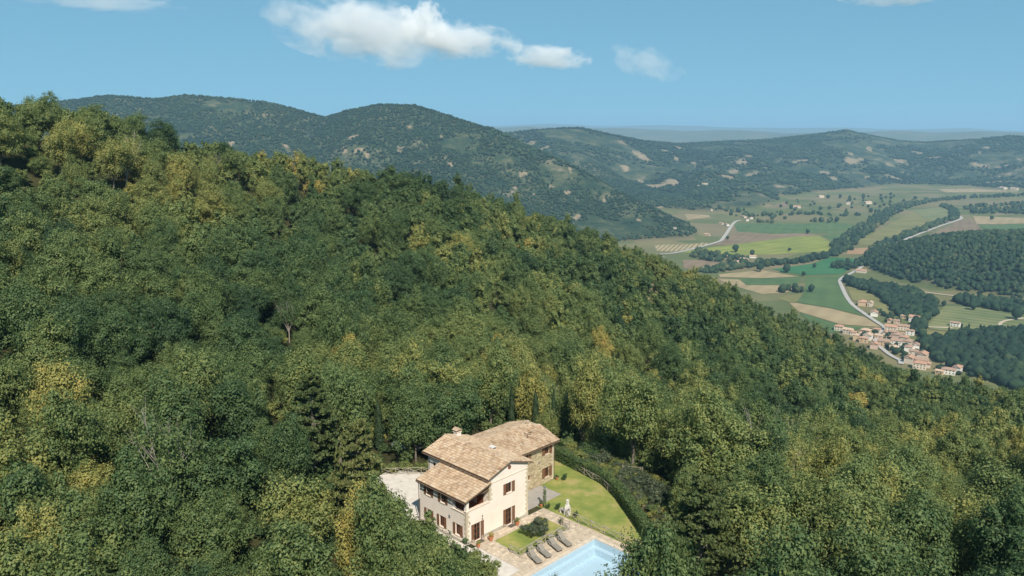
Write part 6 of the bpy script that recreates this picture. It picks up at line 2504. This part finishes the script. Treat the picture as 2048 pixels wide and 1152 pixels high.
Q1 = mountain_sites(64000, 1750, 3600, math.radians(-36), math.radians(14), 170, -0.28)
sow_far('mountain_wood', Q1, 0.5, 1.2, 'scrubby wood covering the near mountain', 0.26, 0.16, flat=0.8)
Q2 = mountain_sites(64000, 2500, 6200, math.radians(-2), math.radians(37), 300, -0.14)
sow_far('hill_wood', Q2, 0.9, 2.3, 'woods on the hills across the valley', 0.22, 0.14, flat=0.6)

# ------------------------------------------------------------------ clouds
def cloud_mat():
    m, n, l, b = mat('cloud_vapour')
    n.remove(b)
    tc = n.new('ShaderNodeTexCoord')

    def math_(op, a, bb=None):
        q = n.new('ShaderNodeMath')
        q.operation = op
        for i, v in enumerate((a, bb)):
            if v is None:
                continue
            if isinstance(v, (int, float)):
                q.inputs[i].default_value = v
            else:
                l.new(v, q.inputs[i])
        return q.outputs[0]
    ln = n.new('ShaderNodeVectorMath')
    ln.operation = 'LENGTH'
    l.new(tc.outputs['Object'], ln.inputs[0])
    info = n.new('ShaderNodeObjectInfo')
    mp = n.new('ShaderNodeVectorMath')
    mp.operation = 'MULTIPLY_ADD'
    mp.inputs[1].default_value = (1.0, 0.6, 0.55)
    l.new(tc.outputs['Object'], mp.inputs[0])
    l.new(info.outputs['Location'], mp.inputs[2])
    no = n.new('ShaderNodeTexNoise')
    no.inputs['Scale'].default_value = 2.4
    no.inputs['Detail'].default_value = 9
    no.inputs['Roughness'].default_value = 0.66
    no.inputs['Distortion'].default_value = 0.25
    l.new(mp.outputs[0], no.inputs['Vector'])
    at = n.new('ShaderNodeAttribute')
    at.attribute_type = 'OBJECT'
    at.attribute_name = 'thick'
    edge = math_('SUBTRACT', 1.0, ln.outputs['Value'])
    d = math_('ADD', math_('MULTIPLY', edge, 0.75), math_('MULTIPLY', math_('SUBTRACT', no.outputs['Fac'], 0.5), 2.1))
    d = math_('SUBTRACT', d, 0.16)
    d = math_('MINIMUM', math_('MAXIMUM', math_('MULTIPLY', d, 5.0), 0.0), 1.0)
    d = math_('MULTIPLY', d, at.outputs['Fac'])
    pv = n.new('ShaderNodeVolumePrincipled')
    pv.inputs['Color'].default_value = (0.99, 0.99, 0.99, 1)
    pv.inputs['Anisotropy'].default_value = -0.42
    l.new(d, pv.inputs['Density'])
    l.new(pv.outputs[0], n['Material Output'].inputs['Volume'])
    m.cycles.volume_step_rate = 1.0
    return m


CLOUD = cloud_mat()
cloud_me = None


def cloud(u, v, r, sx, sy, sz, thick, label, tilt=0.0):
    """an ellipsoid of vapour seen at (u,v), r metres away"""
    global cloud_me
    if cloud_me is None:
        import bmesh
        bm = bmesh.new()
        bmesh.ops.create_icosphere(bm, subdivisions=3, radius=1.0)
        cloud_me = bpy.data.meshes.new('cloud')
        bm.to_mesh(cloud_me)
        bm.free()
        cloud_me.materials.append(CLOUD)
    d = bearing(u, v)
    p = np.array([0, 0, CAM_H]) + d * r
    o = link('cloud', cloud_me)
    o.location = p
    o.rotation_euler = (0, tilt, -math.atan2(d[0], d[1]))
    o.scale = (sx, sy, sz)
    o['thick'] = thick
    tag(o, label, kind='stuff')


R_ = 9000.0
K_ = R_ / FPX
cloud(735, 62, R_, 215 * K_, 420, 74 * K_, 0.0036, 'largest white cumulus over the mountains', 0.12)
cloud(845, 45, R_ + 100, 60 * K_, 300, 45 * K_, 0.0060, 'bright knob on top of the largest cumulus')
cloud(920, 78, R_, 130 * K_, 330, 42 * K_, 0.0040, 'ragged cloud trailing the largest cumulus', 0.1)
cloud(1095, 115, R_, 92 * K_, 280, 30 * K_, 0.0045, 'flat-bottomed small cloud at the end of the trail', 0.08)
cloud(1290, 125, R_, 95 * K_, 250, 36 * K_, 0.0012, 'thin wisp past the small cloud', 0.25)
cloud(200, 2, R_, 190 * K_, 300, 22 * K_, 0.0013, 'thin veil of cloud at the top edge above the mountain')
cloud(1800, -12, R_, 120 * K_, 250, 24 * K_, 0.004, 'sliver of cloud at the top edge above the far hills')

# ------------------------------------------------------------------ haze
hz_m, hn, hl, hbs = mat('haze_air')
hn.remove(hbs)
pv = hn.new('ShaderNodeVolumePrincipled')
pv.inputs['Color'].default_value = (0.42, 0.71, 1.0, 1)
pv.inputs['Density'].default_value = 7.4e-5
pv.inputs['Anisotropy'].default_value = 0.0
hl.new(pv.outputs[0], hn['Material Output'].inputs['Volume'])
hb_ = MB().box(-33000, 33000, -33000, 33000, ZMIN - 1.0, 330.0).build('haze', hz_m)
tag(hb_, 'pale blue summer haze filling the valley air', kind='stuff')
